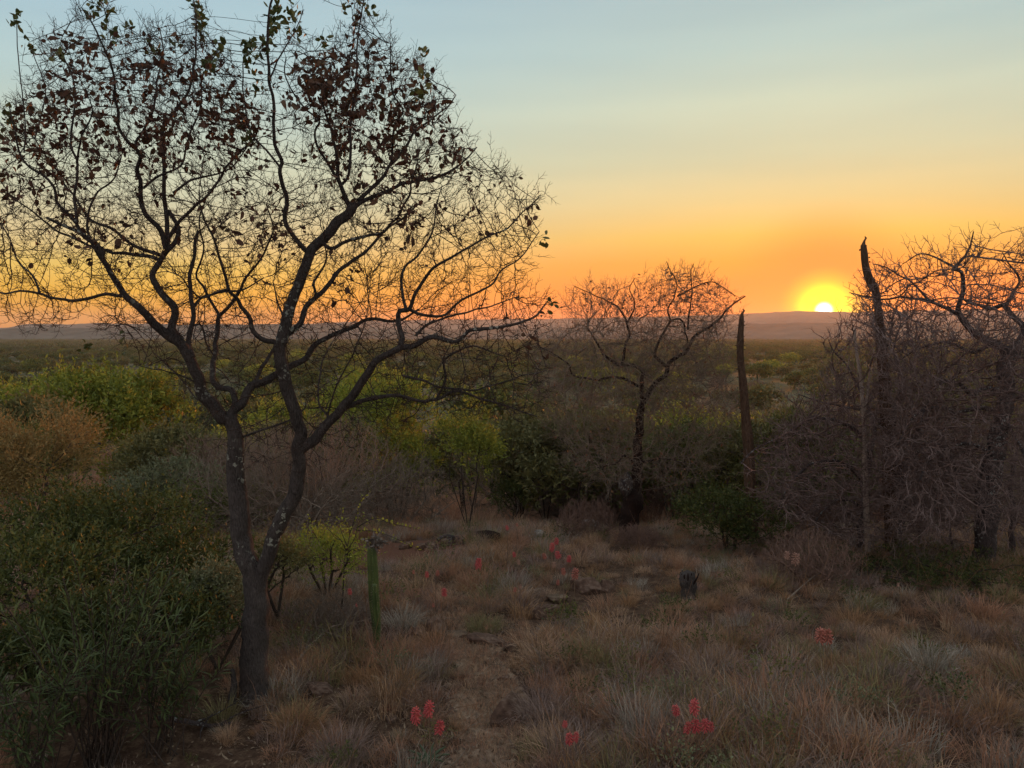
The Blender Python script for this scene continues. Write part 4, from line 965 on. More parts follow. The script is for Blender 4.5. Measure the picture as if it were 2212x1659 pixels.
# sapling beside the cactus with arching leafy wands
def wands(name, u, D, lines, mat, leaf, lab, cat, gap=0.03, r0=0.007):
    base = np.array(foot(u, D)); tubes = []; lv = []
    for k, (pts, w0) in enumerate(lines):
        P3 = smooth_line([at(a, b_, D+c_) for a, b_, c_ in pts], 0.03)-base
        V, q, tr = limb_mesh(P3, np.linspace(px(w0, D)/2, 0.0015, len(P3)), 5, 0.05, k); tubes.append((V, q, tr, None))
        m_ = int(len(P3)*1.6); s = r.uniform(0.35 if k == 0 else 0.1, 1.0, m_)
        B = np.stack([np.interp(s*(len(P3)-1), np.arange(len(P3)), P3[:, c]) for c in range(3)], -1)+r.normal(0, 0.006, (m_, 3))
        V, q, tr, tone = leaf_arrays(B, unit(r.normal(0, 1, (m_, 3))+[0, 0, 0.4]), r.normal(0, 1, (m_, 3)), r.uniform(0.6, 1.2, m_)*leaf, r.uniform(0.45, 0.7, m_)*leaf, r, True, 0.2); lv.append((V, q, tr, tone))
    root = empty(name, base); tag(root, lab, cat)
    V, q, tr, _ = join(tubes); obj('stems', mesh_np('stems', V, q, tr, M_STEM, True), root)
    V, q, tr, tone = join(lv); tag(obj('leaves', mesh_np('leaves', V, q, tr, mat, uvcol=tone), root), kind='stuff')
wl = [([(738,1318,0),(742,1260,0),(744,1210,0),(748,1185,0)], 5)]
for p in [[(748,1190,0),(735,1165,-.1),(715,1150,-.1),(705,1138,-.1)], [(748,1190,0),(755,1150,.1),(742,1120,.1),(738,1095,.1)], [(748,1190,0),(765,1165,0),(775,1130,0),(790,1105,.1)],
          [(748,1190,0),(740,1170,.1),(722,1160,.2),(712,1140,.2)], [(745,1200,0),(765,1185,-.1),(785,1190,-.1),(800,1180,-.1)], [(770,1140,0),(810,1120,0),(850,1132,.1),(900,1142,.2)],
          [(770,1145,0),(820,1150,-.1),(870,1170,-.1),(915,1188,-.1)], [(743,1220,0),(725,1200,.1),(715,1190,.1)], [(744,1215,0),(765,1200,.1),(780,1205,.1)], [(755,1155,0),(770,1110,0),(780,1080,.1),(800,1060,.1)],
          [(742,1240,0),(760,1225,0),(775,1215,-.1)], [(750,1180,0),(738,1150,0),(728,1120,.1)]]: wl.append((p, 2.5))
wands('leafy_sapling', 738, 6.3, wl, G_LIME, 0.026, 'slim sapling with bright yellow green leaves on arching twigs, left of the cactus', 'sapling')

# ------------------------------------------------------------------ scattering (ground cover nobody could count)
def scatter(name, P3, rz, sc, idx, templates, label=None, tilt=0.0):
    me = bpy.data.meshes.new(name); n = len(P3); me.vertices.add(n); me.vertices.foreach_set('co', np.asarray(P3, np.float32).ravel())
    a = me.attributes.new('rot', 'FLOAT_VECTOR', 'POINT'); R_ = np.zeros((n, 3), np.float32); R_[:, 2] = rz
    R_[:, 0] = rng.normal(0, tilt, n); R_[:, 1] = rng.normal(0, tilt, n); a.data.foreach_set('vector', R_.ravel())
    a = me.attributes.new('scl', 'FLOAT_VECTOR', 'POINT'); sc = np.asarray(sc, np.float32); sc = np.stack([sc]*3, -1) if sc.ndim == 1 else sc; a.data.foreach_set('vector', sc.ravel())
    a = me.attributes.new('idx', 'INT', 'POINT'); a.data.foreach_set('value', np.asarray(idx, np.int32))
    o = obj(name, me); tag(o, kind='stuff')
    tcol = bpy.data.collections.new(name + '_kinds')
    for k, tm in enumerate(templates):
        to = bpy.data.objects.new('%s_%02d' % (name, k), tm); tcol.objects.link(to)
    ng = bpy.data.node_groups.new(name, 'GeometryNodeTree')
    ng.interface.new_socket('Geometry', in_out='INPUT', socket_type='NodeSocketGeometry'); ng.interface.new_socket('Geometry', in_out='OUTPUT', socket_type='NodeSocketGeometry')
    gi = ng.nodes.new('NodeGroupInput'); go = ng.nodes.new('NodeGroupOutput')
    ci = ng.nodes.new('GeometryNodeCollectionInfo'); ci.inputs['Collection'].default_value = tcol; ci.inputs['Separate Children'].default_value = True; ci.inputs['Reset Children'].default_value = True
    ip = ng.nodes.new('GeometryNodeInstanceOnPoints'); ip.inputs['Pick Instance'].default_value = True
    def attr_(nm, ty):
        x = ng.nodes.new('GeometryNodeInputNamedAttribute'); x.data_type = ty; x.inputs['Name'].default_value = nm; return x.outputs[0]
    lk = ng.links.new
    e2r = ng.nodes.new('FunctionNodeEulerToRotation'); lk(attr_('rot', 'FLOAT_VECTOR'), e2r.inputs[0])
    lk(gi.outputs[0], ip.inputs['Points']); lk(ci.outputs[0], ip.inputs['Instance']); lk(attr_('idx', 'INT'), ip.inputs['Instance Index'])
    lk(e2r.outputs[0], ip.inputs['Rotation']); lk(attr_('scl', 'FLOAT_VECTOR'), ip.inputs['Scale']); lk(ip.outputs[0], go.inputs[0])
    md = o.modifiers.new('scatter', 'NODES'); md.node_group = ng
    return o

# ---- trees of the plain
def far_tree(seed, h, w, mat, n, leaf, flat=0.8, k=7):
    r = np.random.default_rng(seed); lb = lobes_for(r, h, w, k, flat)
    lb = [(a, b_, c_*0.92, d_, e_) for a, b_, c_, d_, e_ in lb] + [(0, 0, h*0.35, w*0.3, h*0.3)]
    S = shoots(r, lb, n, leaf*1.6, 3, leaf, 0.6, 0.5, 0.7, 0, 0.4)
    V, q, tr, t_ = leaf_arrays(S[0], S[1], r.normal(0, 1, S[0].shape), S[2], S[2]*0.6, r, False)
    t_ = np.repeat(S[4], 4)*0.7+t_*0.3
    lm_, lq, lt = limb_mesh(np.array([[0, 0, -0.2], [0.05, 0, h*0.3], [0, 0.1, h*0.6]]), [0.16, 0.13, 0.08], 6, 0.05, seed)
    V, q, tr, c_ = join([(V, None, tr, t_), (lm_, lq, lt, np.zeros(len(lm_)))])
    return mesh_np('bush', V, q, tr, mat, uvcol=c_)
rt = np.random.default_rng(55)
T60 = [far_tree(300+i, rt.uniform(3.6, 5.2), rt.uniform(5, 8), [G_DARK, G_DARK, G_OLIVE, G_BRIGHT, G_DARK, G_OLIVE][i], 1500, 0.42, [0.55, 0.9, 0.8, 0.9, 0.5, 0.8][i]) for i in range(6)]
TB = [bare_mesh('bare_bush', np.random.default_rng(330+i), 3.2, 4.0, 1500, m_btwig, 0.008, wob=0.4, stems=5, spur=0.2, prob=0.8) for i in range(3)]
T600 = [far_tree(320+i, 4.5, 7.5, [G_DARK, G_OLIVE, G_DARK][i], 260, 1.0, 0.7, 5) for i in range(3)]

def corridor(x, y):       # the open grassy strip down the slope
    u = CU + F*x/np.maximum(y, 0.1); return (u > 885) & (u < 975) & (y < 120)
pts = []
def place(n, D0, D1, sep, p=1.0, margin=120):
    """dart throwing in the wedge the picture sees"""
    out = []; cells = {}
    for _ in range(n*6):
        if len(out) >= n: break
        D = math.sqrt(rt.uniform(D0**2, D1**2)); u = rt.uniform(-margin, 2212+margin); x = (u-CU)/F*D
        if corridor(np.array(x), np.array(D)): continue
        c = (int(x//sep), int(D//sep))
        if any((c[0]+i, c[1]+j) in cells and math.dist(cells[(c[0]+i, c[1]+j)], (x, D)) < sep for i in (-1, 0, 1) for j in (-1, 0, 1)): continue
        cells[c] = (x, D); out.append((x, D))
    return sorted(out, key=lambda a: a[1])
clear = [(900, 1300, 0, 0)]
# the slope, 15-58 m: mixed shrubs of several kinds
SL = {'green': [tree_parts(400+i, 3.0, 3.4, [G_OLIVE, G_DARK, G_BRIGHT][i], 1500, 0.4, 6, 0.13, 0.42, k=7, up=0.6) for i in range(3)],
      'bare': [[('twigs', bare_mesh('twigs', np.random.default_rng(420+i), 2.8, 3.6, 2300, [m_gtwig, m_btwig, m_gtwig][i], 0.0045, wob=0.4, stems=6, spur=0.14, prob=0.7), True)] for i in range(3)]}
greens = ['olive bushy shrub on the slope beyond the clearing', 'dark green bushy shrub on the slope beyond the clearing', 'yellowish green bushy shrub on the slope beyond the clearing']
bares = ['greyish leafless bush on the slope beyond the clearing', 'reddish brown leafless bush on the slope beyond the clearing', 'tall stemmed greyish leafless bush on the slope beyond the clearing']
protos = {}
LABELLED = []
WHERE = [(130,'at the left edge'),(330,'left of the leaning tree'),(480,'just left of the leaning tree fork'),(600,'between the leaning tree stems'),(760,'behind the leaning tree right stem'),(900,'left of the open grassy gap'),(1090,'behind the slender two stemmed tree'),(1250,'left of the broken trunk'),(1420,'behind the crooked bare tree'),(1580,'left of the straight column'),(1700,'behind the straight column'),(1840,'below the setting sun'),(1980,'behind the bent column'),(9999,'behind the right edge thorn tree')]
ROWS = [(18,'front row'),(22,'second row'),(27,'third row'),(33,'fourth row'),(42,'fifth row'),(59,'slope foot'),(75,'nearest on plain'),(95,'near on plain'),(120,'farther on plain'),(150,'far on plain'),(999,'farthest on plain')]
def say(o, kind):
    x, y = o.location[0], o.location[1]; u = CU+F*x/y
    w = next(t_ for a, t_ in WHERE if u < a); rw = next(t_ for a, t_ in ROWS if y < a)
    LABELLED.append((o, '%s %s, %s' % (kind, w, rw), u))
def settle_labels():
    by = {}
    for o, l, u in LABELLED: by.setdefault(l, []).append((u, o))
    for l, os_ in by.items():
        os_.sort(key=lambda a: a[0]); n = len(os_)
        nm = [''] if n == 1 else (['left one of two', 'right one of two'] if n == 2 else ['leftmost of %d' % n]+['%s from left' % ['second','third','fourth','fifth','sixth','seventh','eighth'][min(i, 6)] for i in range(n-2)]+['rightmost of %d' % n])
        for (u, o), s_ in zip(os_, nm): o['label'] = l+(', '+s_ if s_ else '')
def put(kind, k, loc, rz, sc):
    key = (kind, k)
    lab = (greens if kind == 'green' else bares)[k]; nm = 'slope_shrub' if kind == 'green' else 'leafless_bush'
    grp = {'green': ['olive shrubs on the slope', 'dark shrubs on the slope', 'yellowish shrubs on the slope'], 'bare': ['greyish bare bushes on the slope', 'reddish bare bushes on the slope', 'tall grey bare bushes on the slope']}[kind][k]
    if key not in protos:
        protos[key] = o = plant(nm, loc, SL[kind][k], lab, 'shrub' if kind == 'green' else 'bush', grp, rz, sc)
    else: o = dup(protos[key], loc, rz, sc, label=lab, group=grp)
    say(o, {'green': ['olive shrub', 'dark green shrub', 'yellowish green shrub'], 'bare': ['greyish leafless bush', 'reddish leafless bush', 'tall grey leafless bush']}[kind][k])
for (x, y) in place(150, 17, 58, 2.6):
    u = CU+F*x/y
    if u < 700 and y < 48 and rt.random() < 0.75: continue
    if y < 21 and 850 < u < 1100: continue
    bare = rt.random() < (0.22 if u < 900 else 0.42)
    # keep tops under the plain's skyline
    put('bare' if bare else 'green', int(rt.integers(0, 3)), (x, y, float(g(x, y))-0.05), rt.uniform(0, 6.28), rt.uniform(0.75, 1.15)*(0.8 if y < 22 else 1.0))
for (u, y, k, s) in [(1130, 17.5, 0, .95), (1230, 18.5, 2, 1.0), (1310, 17, 1, .9), (1450, 18, 0, 1.0), (1540, 16.5, 1, 1.0), (1700, 15.5, 0, .9), (1780, 18, 2, 1.0), (1860, 15.5, 1, .95), (2080, 14.5, 0, .95), (2200, 15.5, 2, .95),
                     (560, 11.5, 0, .62), (640, 10.8, 2, .58), (700, 13, 0, .75), (860, 14.5, 2, .55), (470, 15, 1, .7)]:
    x = (u-CU)/F*y; put('bare', k, (x, y, float(g(x, y))-0.05), rt.uniform(0, 6.28), s)
for (u, y, k, s) in [(1120, 15.5, 0, .8), (1250, 14.2, 0, .75), (1330, 16, 1, .85), (1450, 14.5, 1, .7), (1530, 15, 2, .8), (1640, 13.5, 0, .7), (1740, 14, 1, .75), (860, 19, 2, .8), (720, 15, 1, .7), (610, 17, 0, .8), (1000, 20, 0, .9), (530, 20, 2, .9)]:
    x = (u-CU)/F*y; put('green', k, (x, y, float(g(x, y))-0.05), rt.uniform(0, 6.28), s)
# the plain, 58 m on: the 280 nearest as things of their own, the rest joined
pl = place(1500, 58, 620, 6.0)
nf = noise_mask = lambda x, y: vnoise(np.array(x), np.array(y), 0.021)
proto_t = {}
klab = ['dark spreading bush on the plain', 'dark round tree on the plain', 'olive bush on the plain', 'golden green bush on the plain', 'dark flat topped tree on the plain', 'brownish olive tree on the plain']
kgrp = ['dark spreading bushes of the plain', 'dark round trees of the plain', 'olive bushes of the plain', 'golden green bushes of the plain', 'flat topped trees of the plain', 'brownish olive trees of the plain']
rest = []; cnt = 0
for (x, y) in pl:
    if nf(x, y) > 0.72 and rt.random() < 0.7: continue
    s = rt.uniform(0.6, 1.15); k = int(rt.choice(6, p=[.28, .23, .18, .05, .13, .13])); rz = rt.uniform(0, 6.28)
    if y < 190 and cnt < 285:
        cnt += 1
        if rt.random() < 0.16:
            b_ = int(rt.integers(0, 3)); o = obj('bare_bush', TB[b_]); tag(o, 'leafless brown bush on the plain', 'bush', 'leafless bushes of the plain')
        else:
            o = obj(['spreading_bush', 'round_tree', 'olive_bush', 'golden_bush', 'flat_topped_tree', 'olive_tree'][k], T60[k]); tag(o, klab[k], 'tree', kgrp[k])
        o.location = (x, y, float(g(x, y))-0.1); o.rotation_euler = (0, 0, rz); o.scale = (s, s, s)
        say(o, o['label'].replace(' on the plain', ''))
    else: rest.append((x, y, rz, s, k))
rest = np.array(rest)
P_ = np.stack([rest[:, 0], rest[:, 1], g(rest[:, 0], rest[:, 1])-0.2], -1)
scatter('far_bush', P_, rest[:, 2], rest[:, 3], rest[:, 4].astype(int), T60)
nF = 15000
D_ = np.sqrt(rt.uniform(520**2, 1750**2, nF)); u_ = rt.uniform(-150, 2362, nF); x_ = (u_-CU)/F*D_
keep = (vnoise(x_, D_, 0.006)+0.5*vnoise(x_+80, D_, 0.019) < 0.55) | (rt.random(nF) < 0.12); x_, D_ = x_[keep], D_[keep]; n = len(x_)
scatter('distant_bush', np.stack([x_, D_, g(x_, D_)-0.4], -1), rt.uniform(0, 6.28, n), rt.uniform(0.6, 1.15, n), rt.integers(0, 3, n), T600)
settle_labels()

# ------------------------------------------------------------------ stones: where they lie
ROCKS = [
 (1203,1302,46,15,.9,'tan',.3,'flat topped tan rock tilted left in the middle of the grass'),
 (1168,1338,30,26,.8,'rock',.1,'dark craggy rock just below and left of the tan rock'),
 (1190,1322,34,14,.8,'rock',.5,'low reddish stone in front of the tan rock'),
 (1265,1284,64,34,.6,'rock',-.1,'brown overhanging rock, left one of the dark pair behind the tan rock'),
 (1312,1280,34,26,.7,'rock',.4,'dark rounded rock, right one of the pair behind the tan rock'),
 (976,1378,60,14,.5,'tan',.1,'long flat reddish slab across the path, upper left of two slabs'),
 (1052,1394,78,20,.5,'rock',-.1,'broad layered slab across the path, lower right of two slabs'),
 (998,1404,28,8,.7,'tan',.2,'small flat stone between the two slabs on the path'),
 (942,1368,44,34,.7,'rock',.6,'dark hollow rock above the left slab of the path'),
 (905,1370,30,16,.7,'rock',.1,'small dark rock left of the hollow rock'),
 (1105,1406,34,14,.7,'rock',.3,'low dark stone at the right end of the broad slab'),
 (1166,1157,24,12,.8,'greyrock',.2,'pale grey stone at the back of the grass beyond the red flowers'),
 (1275,1150,44,26,.7,'greyrock',.6,'pale tilted rock left of the dark broken trunk'),
 (1100,1563,90,50,.7,'rock',.8,'rounded brown boulder half covered by the violet grass beside the path'),
 (690,1500,70,20,.6,'rock',-.3,'low flat rock in the grass right of the leaning tree foot'),
 (845,1562,30,14,.6,'rock',.2,'small reddish stone sunk in the path near the front left flowers'),
 (875,1186,26,16,.8,'rock',.3,'leftmost round stone of the edging behind the bare soil'),
 (908,1187,22,12,.8,'rock',.9,'second stone of the edging behind the bare soil'),
 (932,1184,28,14,.8,'rock',.2,'third stone of the edging, low and long, behind the bare soil'),
 (962,1180,26,16,.8,'rock',.6,'fourth stone of the edging, dark and angular'),
 (990,1177,30,20,.8,'rock',.4,'last stone of the edging, against the slender two stemmed tree'),
 (975,1540,22,9,.7,'rock',.5,'small stone lying in the middle of the path near the bottom'),
 (1090,1470,30,10,.7,'rock',.5,'flat stone on the right side of the path below the slabs'),
]
RP = []
for k_ in ROCKS:
    p_ = ground_at(k_[0], k_[1]); RP.append((p_[0], p_[1], px(k_[2], p_[1])*0.8+0.07))

# ------------------------------------------------------------------ grass
def grass_mat(name, cols, wrnd=0.75):
    m, t, b = newmat(name, 0.75, 0.2); cols = [tuple(q*1.45 for q in c_) for c_ in cols]
    oi = t.nodes.new('ShaderNodeObjectInfo'); a = t.nodes.new('ShaderNodeAttribute'); a.attribute_name = 'tone'
    v = mth(t, 'ADD', mth(t, 'MULTIPLY', a.outputs['Fac'], 1-wrnd), mth(t, 'MULTIPLY', oi.outputs['Random'], wrnd))
    k = len(cols); col = ramp(t, v, [(i/(k-1), c4(c)) for i, c in enumerate(cols)])
    t.links.new(col, b.inputs['Base Color'])
    tr = t.nodes.new('ShaderNodeBsdfTranslucent'); t.links.new(col, tr.inputs[0]); mx = t.nodes.new('ShaderNodeMixShader'); mx.inputs[0].default_value = 0.25
    out = t.nodes['Material Output']; t.links.new(b.outputs[0], mx.inputs[1]); t.links.new(tr.outputs[0], mx.inputs[2]); t.links.new(mx.outputs[0], out.inputs[0])
    return m
m_grass = grass_mat('dry_grass', [(0.11,0.070,0.058), (0.20,0.105,0.068), (0.30,0.155,0.09), (0.20,0.125,0.08), (0.36,0.235,0.14), (0.15,0.10,0.085), (0.19,0.14,0.068)])
m_greengrass = grass_mat('green_grass', [(0.085,0.080,0.035), (0.14,0.12,0.052), (0.20,0.155,0.075)], 0.2)
m_silver = grass_mat('silver_grass', [(0.12,0.10,0.08), (0.21,0.18,0.145), (0.34,0.295,0.235)], 0.2)
m_orange = grass_mat('orange_grass', [(0.13,0.070,0.040), (0.22,0.12,0.06), (0.30,0.18,0.09)], 0.2)
m_violet = grass_mat('violet_grey_grass', [(0.085,0.056,0.046), (0.15,0.102,0.083), (0.26,0.185,0.15)], 0.2)
def tuft(seed, n, h, w, mat, bw=0.0032, stiff=0.5, seg=3, lean=(0, 0)):
    r = np.random.default_rng(seed)
    a = r.uniform(0, 6.28, n); rad_ = w*0.16*np.sqrt(r.random(n)); rad_ = rad_*1.7; b_ = np.stack([rad_*np.cos(a), rad_*np.sin(a), np.zeros(n)-0.01], -1)
    out = a + r.normal(0, 0.5, n); L_ = h*r.uniform(0.45, 1.15, n); curl = r.uniform(0.3, 1.6, n)*(1-stiff)*1.6; th0 = abs(r.normal(0, 0.35, n))+0.05
    V = []; s_dir = np.stack([-np.sin(out+r.normal(0, .6, n)), np.cos(out+r.normal(0, .6, n)), np.zeros(n)], -1); p = b_.copy()
    W = bw*r.uniform(0.6, 1.3, n)
    for k in range(seg+1):
        f = k/seg; wk = (W*(1-0.75*f**1.5))[:, None]
        if k < seg: V += [p - s_dir*wk/2, p + s_dir*wk/2]
        else: V += [p]
        th = th0 + curl*f*1.3
        d_ = np.stack([np.sin(th)*np.cos(out)+lean[0]*f, np.sin(th)*np.sin(out)+lean[1]*f, np.cos(th)], -1)+r.normal(0, 0.06, (n, 3))
        p = p + unit(d_)*(L_/seg)[:, None]; p[:, 2] = np.maximum(p[:, 2], 0.005)
    m_ = 2*seg+1; V = np.stack(V, 1).reshape(-1, 3); o = np.arange(n)[:, None]*m_
    q = np.concatenate([o+[2*k, 2*k+1, 2*k+3, 2*k+2] for k in range(seg-1)]); t_ = o+[2*seg-2, 2*seg-1, 2*seg]
    return mesh_np('tussock', V, q, t_, mat, uvcol=np.repeat(r.random(n), m_))
rg = np.random.default_rng(66)
MG = [m_grass, m_grass, m_violet, m_orange, m_grass, m_silver, m_violet, m_grass, m_orange, m_greengrass, m_grass, m_violet]
TU = [tuft(500+i, int(rg.integers(130, 230)), rg.uniform(0.12, 0.25), rg.uniform(0.3, 0.6), MG[i], 0.0034, rg.uniform(0.0, 0.4), lean=(rg.normal(0, .15), rg.normal(0, .15))) for i in range(12)]
def herb(seed, mat, n, leaf, h):
    r = np.random.default_rng(seed); S = shoots(r, [(0, 0, h*.5, h*.9, h*.5)], n, h*.7, 5, leaf, .5, .6, .7, 0, .2)
    V, q, tr, t_ = leaf_arrays(S[0], S[1], r.normal(0, 1, S[0].shape), S[2], S[2]*.5, r, False); return mesh_np('herb', V, q, tr, mat, uvcol=t_)
HERB = [herb(560, G_NEAR, 60, .022, .14), herb(561, G_GREY, 70, .016, .12), herb(562, G_OLIVE, 60, .02, .16)]
TF = [tuft(520+i, 90, rg.uniform(0.3, 0.5), 0.7, m_grass, 0.007, rg.uniform(0.2, 0.6)) for i in range(6)]
def bare_soil(x, y):
    """0 where the path, the raked patch and the stone slabs keep the soil open"""
    k = np.clip((np.abs(x-pathx(y))-0.16)/0.16, 0, 1); k = np.where(y > 6.6, 1.0, k)
    k = k*np.clip((np.hypot((x+1.55)/1.05, (y-9.9)/1.15)-0.8)/0.3, 0, 1)
    k = k*np.clip((np.hypot((x+0.45)/0.75, (y-6.15)/0.5)-0.6)/0.5, 0.12, 1)
    for (rx, ry, r0) in RP: k = k*np.clip((np.hypot(x-rx, (y-ry+r0*.45)*.8)-r0*.75)/(r0*.35), 0, 1)
    u = CU+F*x/y
    k = np.where((u < 560) & (y < 5.2), k*0.35, k)
    return k
n = 6600
D_ = np.sqrt(rg.uniform(2.7**2, 15**2, n)); u_ = rg.uniform(-130, 2340, n); x_ = (u_-CU)/F*D_
D2 = np.sqrt(rg.uniform(2.7**2, 6.0**2, 1500)); u2 = rg.uniform(-130, 2340, 1500); x2 = (u2-CU)/F*D2
x_ = np.r_[x_, x2]; D_ = np.r_[D_, D2]
keep = rg.random(len(x_)) < bare_soil(x_, D_)*np.clip(0.75+0.5*vnoise(x_, D_, 2.1), 0.25, 1); x_, D_ = x_[keep], D_[keep]; n = len(x_)
zone = vnoise(x_+3, D_, 0.9)
scatter('dry_grass', np.stack([x_, D_, g(x_, D_)], -1), rg.uniform(0, 6.28, n), rg.uniform(0.4, 1.25, n)*(1+0.35*zone)*np.where(bare_soil(x_, D_) < 0.9, 0.6, 1.0), np.where(rg.random(n) < .07, rg.integers(12, 15, n), rg.integers(0, 12, n)), TU+HERB, tilt=0.24)
n = 9000
D_ = np.sqrt(rg.uniform(14**2, 75**2, n)); u_ = rg.uniform(-130, 2340, n); x_ = (u_-CU)/F*D_
scatter('slope_grass', np.stack([x_, D_, g(x_, D_)], -1), rg.uniform(0, 6.28, n), rg.uniform(0.7, 1.3, n)*np.clip(D_/28, 1, 2), rg.integers(0, 6, n), TF, tilt=0.1)
# short stubble on the path
TS = [tuft(540+i, 40, 0.06, 0.3, m_grass, 0.003, 0.2) for i in range(4)]
n = 1500; y_ = rg.uniform(2.7, 7.5, n); x_ = pathx(y_)+rg.normal(0, 0.22, n)
scatter('path_stubble', np.stack([x_, y_, g(x_, y_)], -1), rg.uniform(0, 6.28, n), rg.uniform(0.4, 1.2, n), rg.integers(0, 4, n), TS, tilt=0.3)
# tussocks that stand out
def on_ground(u, v, up=0.0):
    p = ground_at(u, v); p[2] += up; return p
for (u, v, h, w, nb, mat_, st_, lab) in [
 (1045,1362,.17,.5,420,m_greengrass,.3,'rounded green grass tussock just behind the stone slabs of the path'),
 (1385,1600,.34,.35,120,m_silver,.85,'stiff silver grey grass stems left of the front red flowers'),
 (1340,1670,.24,.4,260,m_greengrass,.5,'straw green upright tussock at the bottom edge, left of the front red flowers'),
 (1700,1640,.26,.5,420,m_orange,.3,'orange brown tussock arching at the bottom right of centre'),
 (1175,1560,.24,.5,460,m_violet,.2,'dark violet grey tussock overhanging the right side of the path'),
 (2000,1440,.24,.6,520,m_silver,.15,'large domed silver grey tussock at the right, flattened on its slope'),
 (1920,1500,.20,.55,420,m_violet,.15,'violet grey tussock in front of the large domed silver one'),
 (1590,1400,.22,.55,420,m_orange,.35,'golden brown tussock halfway between the stump and the bottom edge'),
 (650,1590,.22,.45,420,m_orange,.3,'reddish orange tussock at the right foot of the leaning tree'),
 (480,1560,.20,.3,200,m_greengrass,.5,'yellowish tussock in the shade left of the leaning tree foot'),
 (850,1500,.24,.5,420,m_orange,.25,'brown tussock hanging over the left side of the path'),
 (930,1400,.22,.25,240,m_orange,.6,'upright orange brown tussock beside the dark hollow rock'),
 (1290,1215,.2,.5,300,m_violet,.2,'violet grey tussock in front of the dark broken trunk'),
 (870,1350,.22,.5,340,m_silver,.3,'pale grey tussock right of the green cactus'),
 (780,1330,.2,.4,280,m_violet,.3,'dull grey tussock at the back of the green cactus'),
 (1840,1350,.22,.5,380,m_orange,.3,'straw tussock under the low green shrub on the right'),
 (2150,1560,.24,.5,380,m_orange,.3,'brown tussock cut by the right edge'),
 (1480,1640,.2,.5,420,m_violet,.2,'grey tussock at the feet of the front red flowers'),
 (740,1640,.22,.5,420,m_violet,.3,'violet brown tussock at the bottom edge left of the path'),
]:
    o = obj('grass_tussock', tuft(int(u+v), nb, h, w, mat_, 0.0032, st_)); o.location = on_ground(u, v); tag(o, lab, 'grass tussock', 'tussocks in the foreground grass')
# tall single culms
B = []; tubes = []
for _ in range(520):
    D_ = math.sqrt(rg.uniform(3.2**2, 10**2)); x = (rg.uniform(550, 2300)-CU)/F*D_
    if bare_soil(np.array(x), np.array(D_)) < 0.5: continue
    p = np.array([x, D_, float(g(x, D_))]); d_ = unit(np.array([rg.normal(0, .45), rg.normal(0, .3), 1.0])); L_ = rg.uniform(0.3, 0.6); s_ = rg.normal(0, 0.1, 3)
    P3 = np.array([p, p+d_*L_*.35+s_*.2, p+d_*L_*.7+s_*.6, p+d_*L_+s_*1.3]); tubes.append((P3, np.array([.0022, .002, .0016, .0008])))
V, q, tr, _ = join([(lambda a: (a[0], a[1], a[2], None))(limb_mesh(P3, R_, 3)) for P3, R_ in tubes])
tag(obj('grass_culms', mesh_np('grass_culms', V, q, tr, m_orange)), kind='stuff')

# ------------------------------------------------------------------ litter
m_litter = foliage_mat('leaf_litter', [(0.025,0.015,0.010), (0.05,0.032,0.021), (0.085,0.060,0.040), (0.13,0.10,0.068)], trans=0.0, rough=0.9, nscale=30)
def lie(n, fx, size, r):
    x, y = fx; z = g(x, y)+0.006+r.random(len(x))*0.012
    B = np.stack([x, y, z], -1); n = len(x)
    return leaf_arrays(B, np.stack([r.normal(0, 1, n), r.normal(0, 1, n), r.normal(0, 0.18, n)], -1), np.stack([r.normal(0, .3, n), r.normal(0, .3, n), np.ones(n)], -1), r.uniform(.5, 1.3, n)*size, r.uniform(.4, .8, n)*size*0.75, r, True, 0.4)
y1 = rg.uniform(2.7, 7.4, 2600); x1 = pathx(y1)+rg.normal(0, 0.24, 2600)
y2 = rg.uniform(3.2, 6.4, 2600); x2 = rg.normal(-1.6, 0.9, 2600)
y3 = np.sqrt(rg.uniform(9, 140, 2500)); x3 = (rg.uniform(0, 2212, 2500)-CU)/F*y3
x = np.r_[x1, x2, x3]; y = np.r_[y1, y2, y3]
V, q, tr, tone = lie(len(x), (x, y), 0.024, rg)
tag(obj('leaf_litter', mesh_np('leaf_litter', V, q, tr, m_litter, uvcol=tone)), kind='stuff')
tb = []
for _ in range(420):
    D_ = rg.uniform(2.8, 9); x = rg.choice([float(pathx(D_))+rg.normal(0, .3), (rg.uniform(0, 2212)-CU)/F*D_]); z = float(g(x, D_))+0.01
    a = rg.uniform(0, 3.14); L_ = rg.uniform(.04, .16); d_ = np.array([math.cos(a), math.sin(a), rg.normal(0, .1)])*L_
    P3 = np.array([[x, D_, z], np.array([x, D_, z+.006])+d_*.5+rg.normal(0, .006, 3), np.array([x, D_, z+.004])+d_]); tb.append(limb_mesh(P3, [.003, .0025, .0012], 4)+(None,))
V, q, tr, _ = join(tb); tag(obj('twig_litter', mesh_np('twig_litter', V, q, tr, m_gtwig)), kind='stuff')

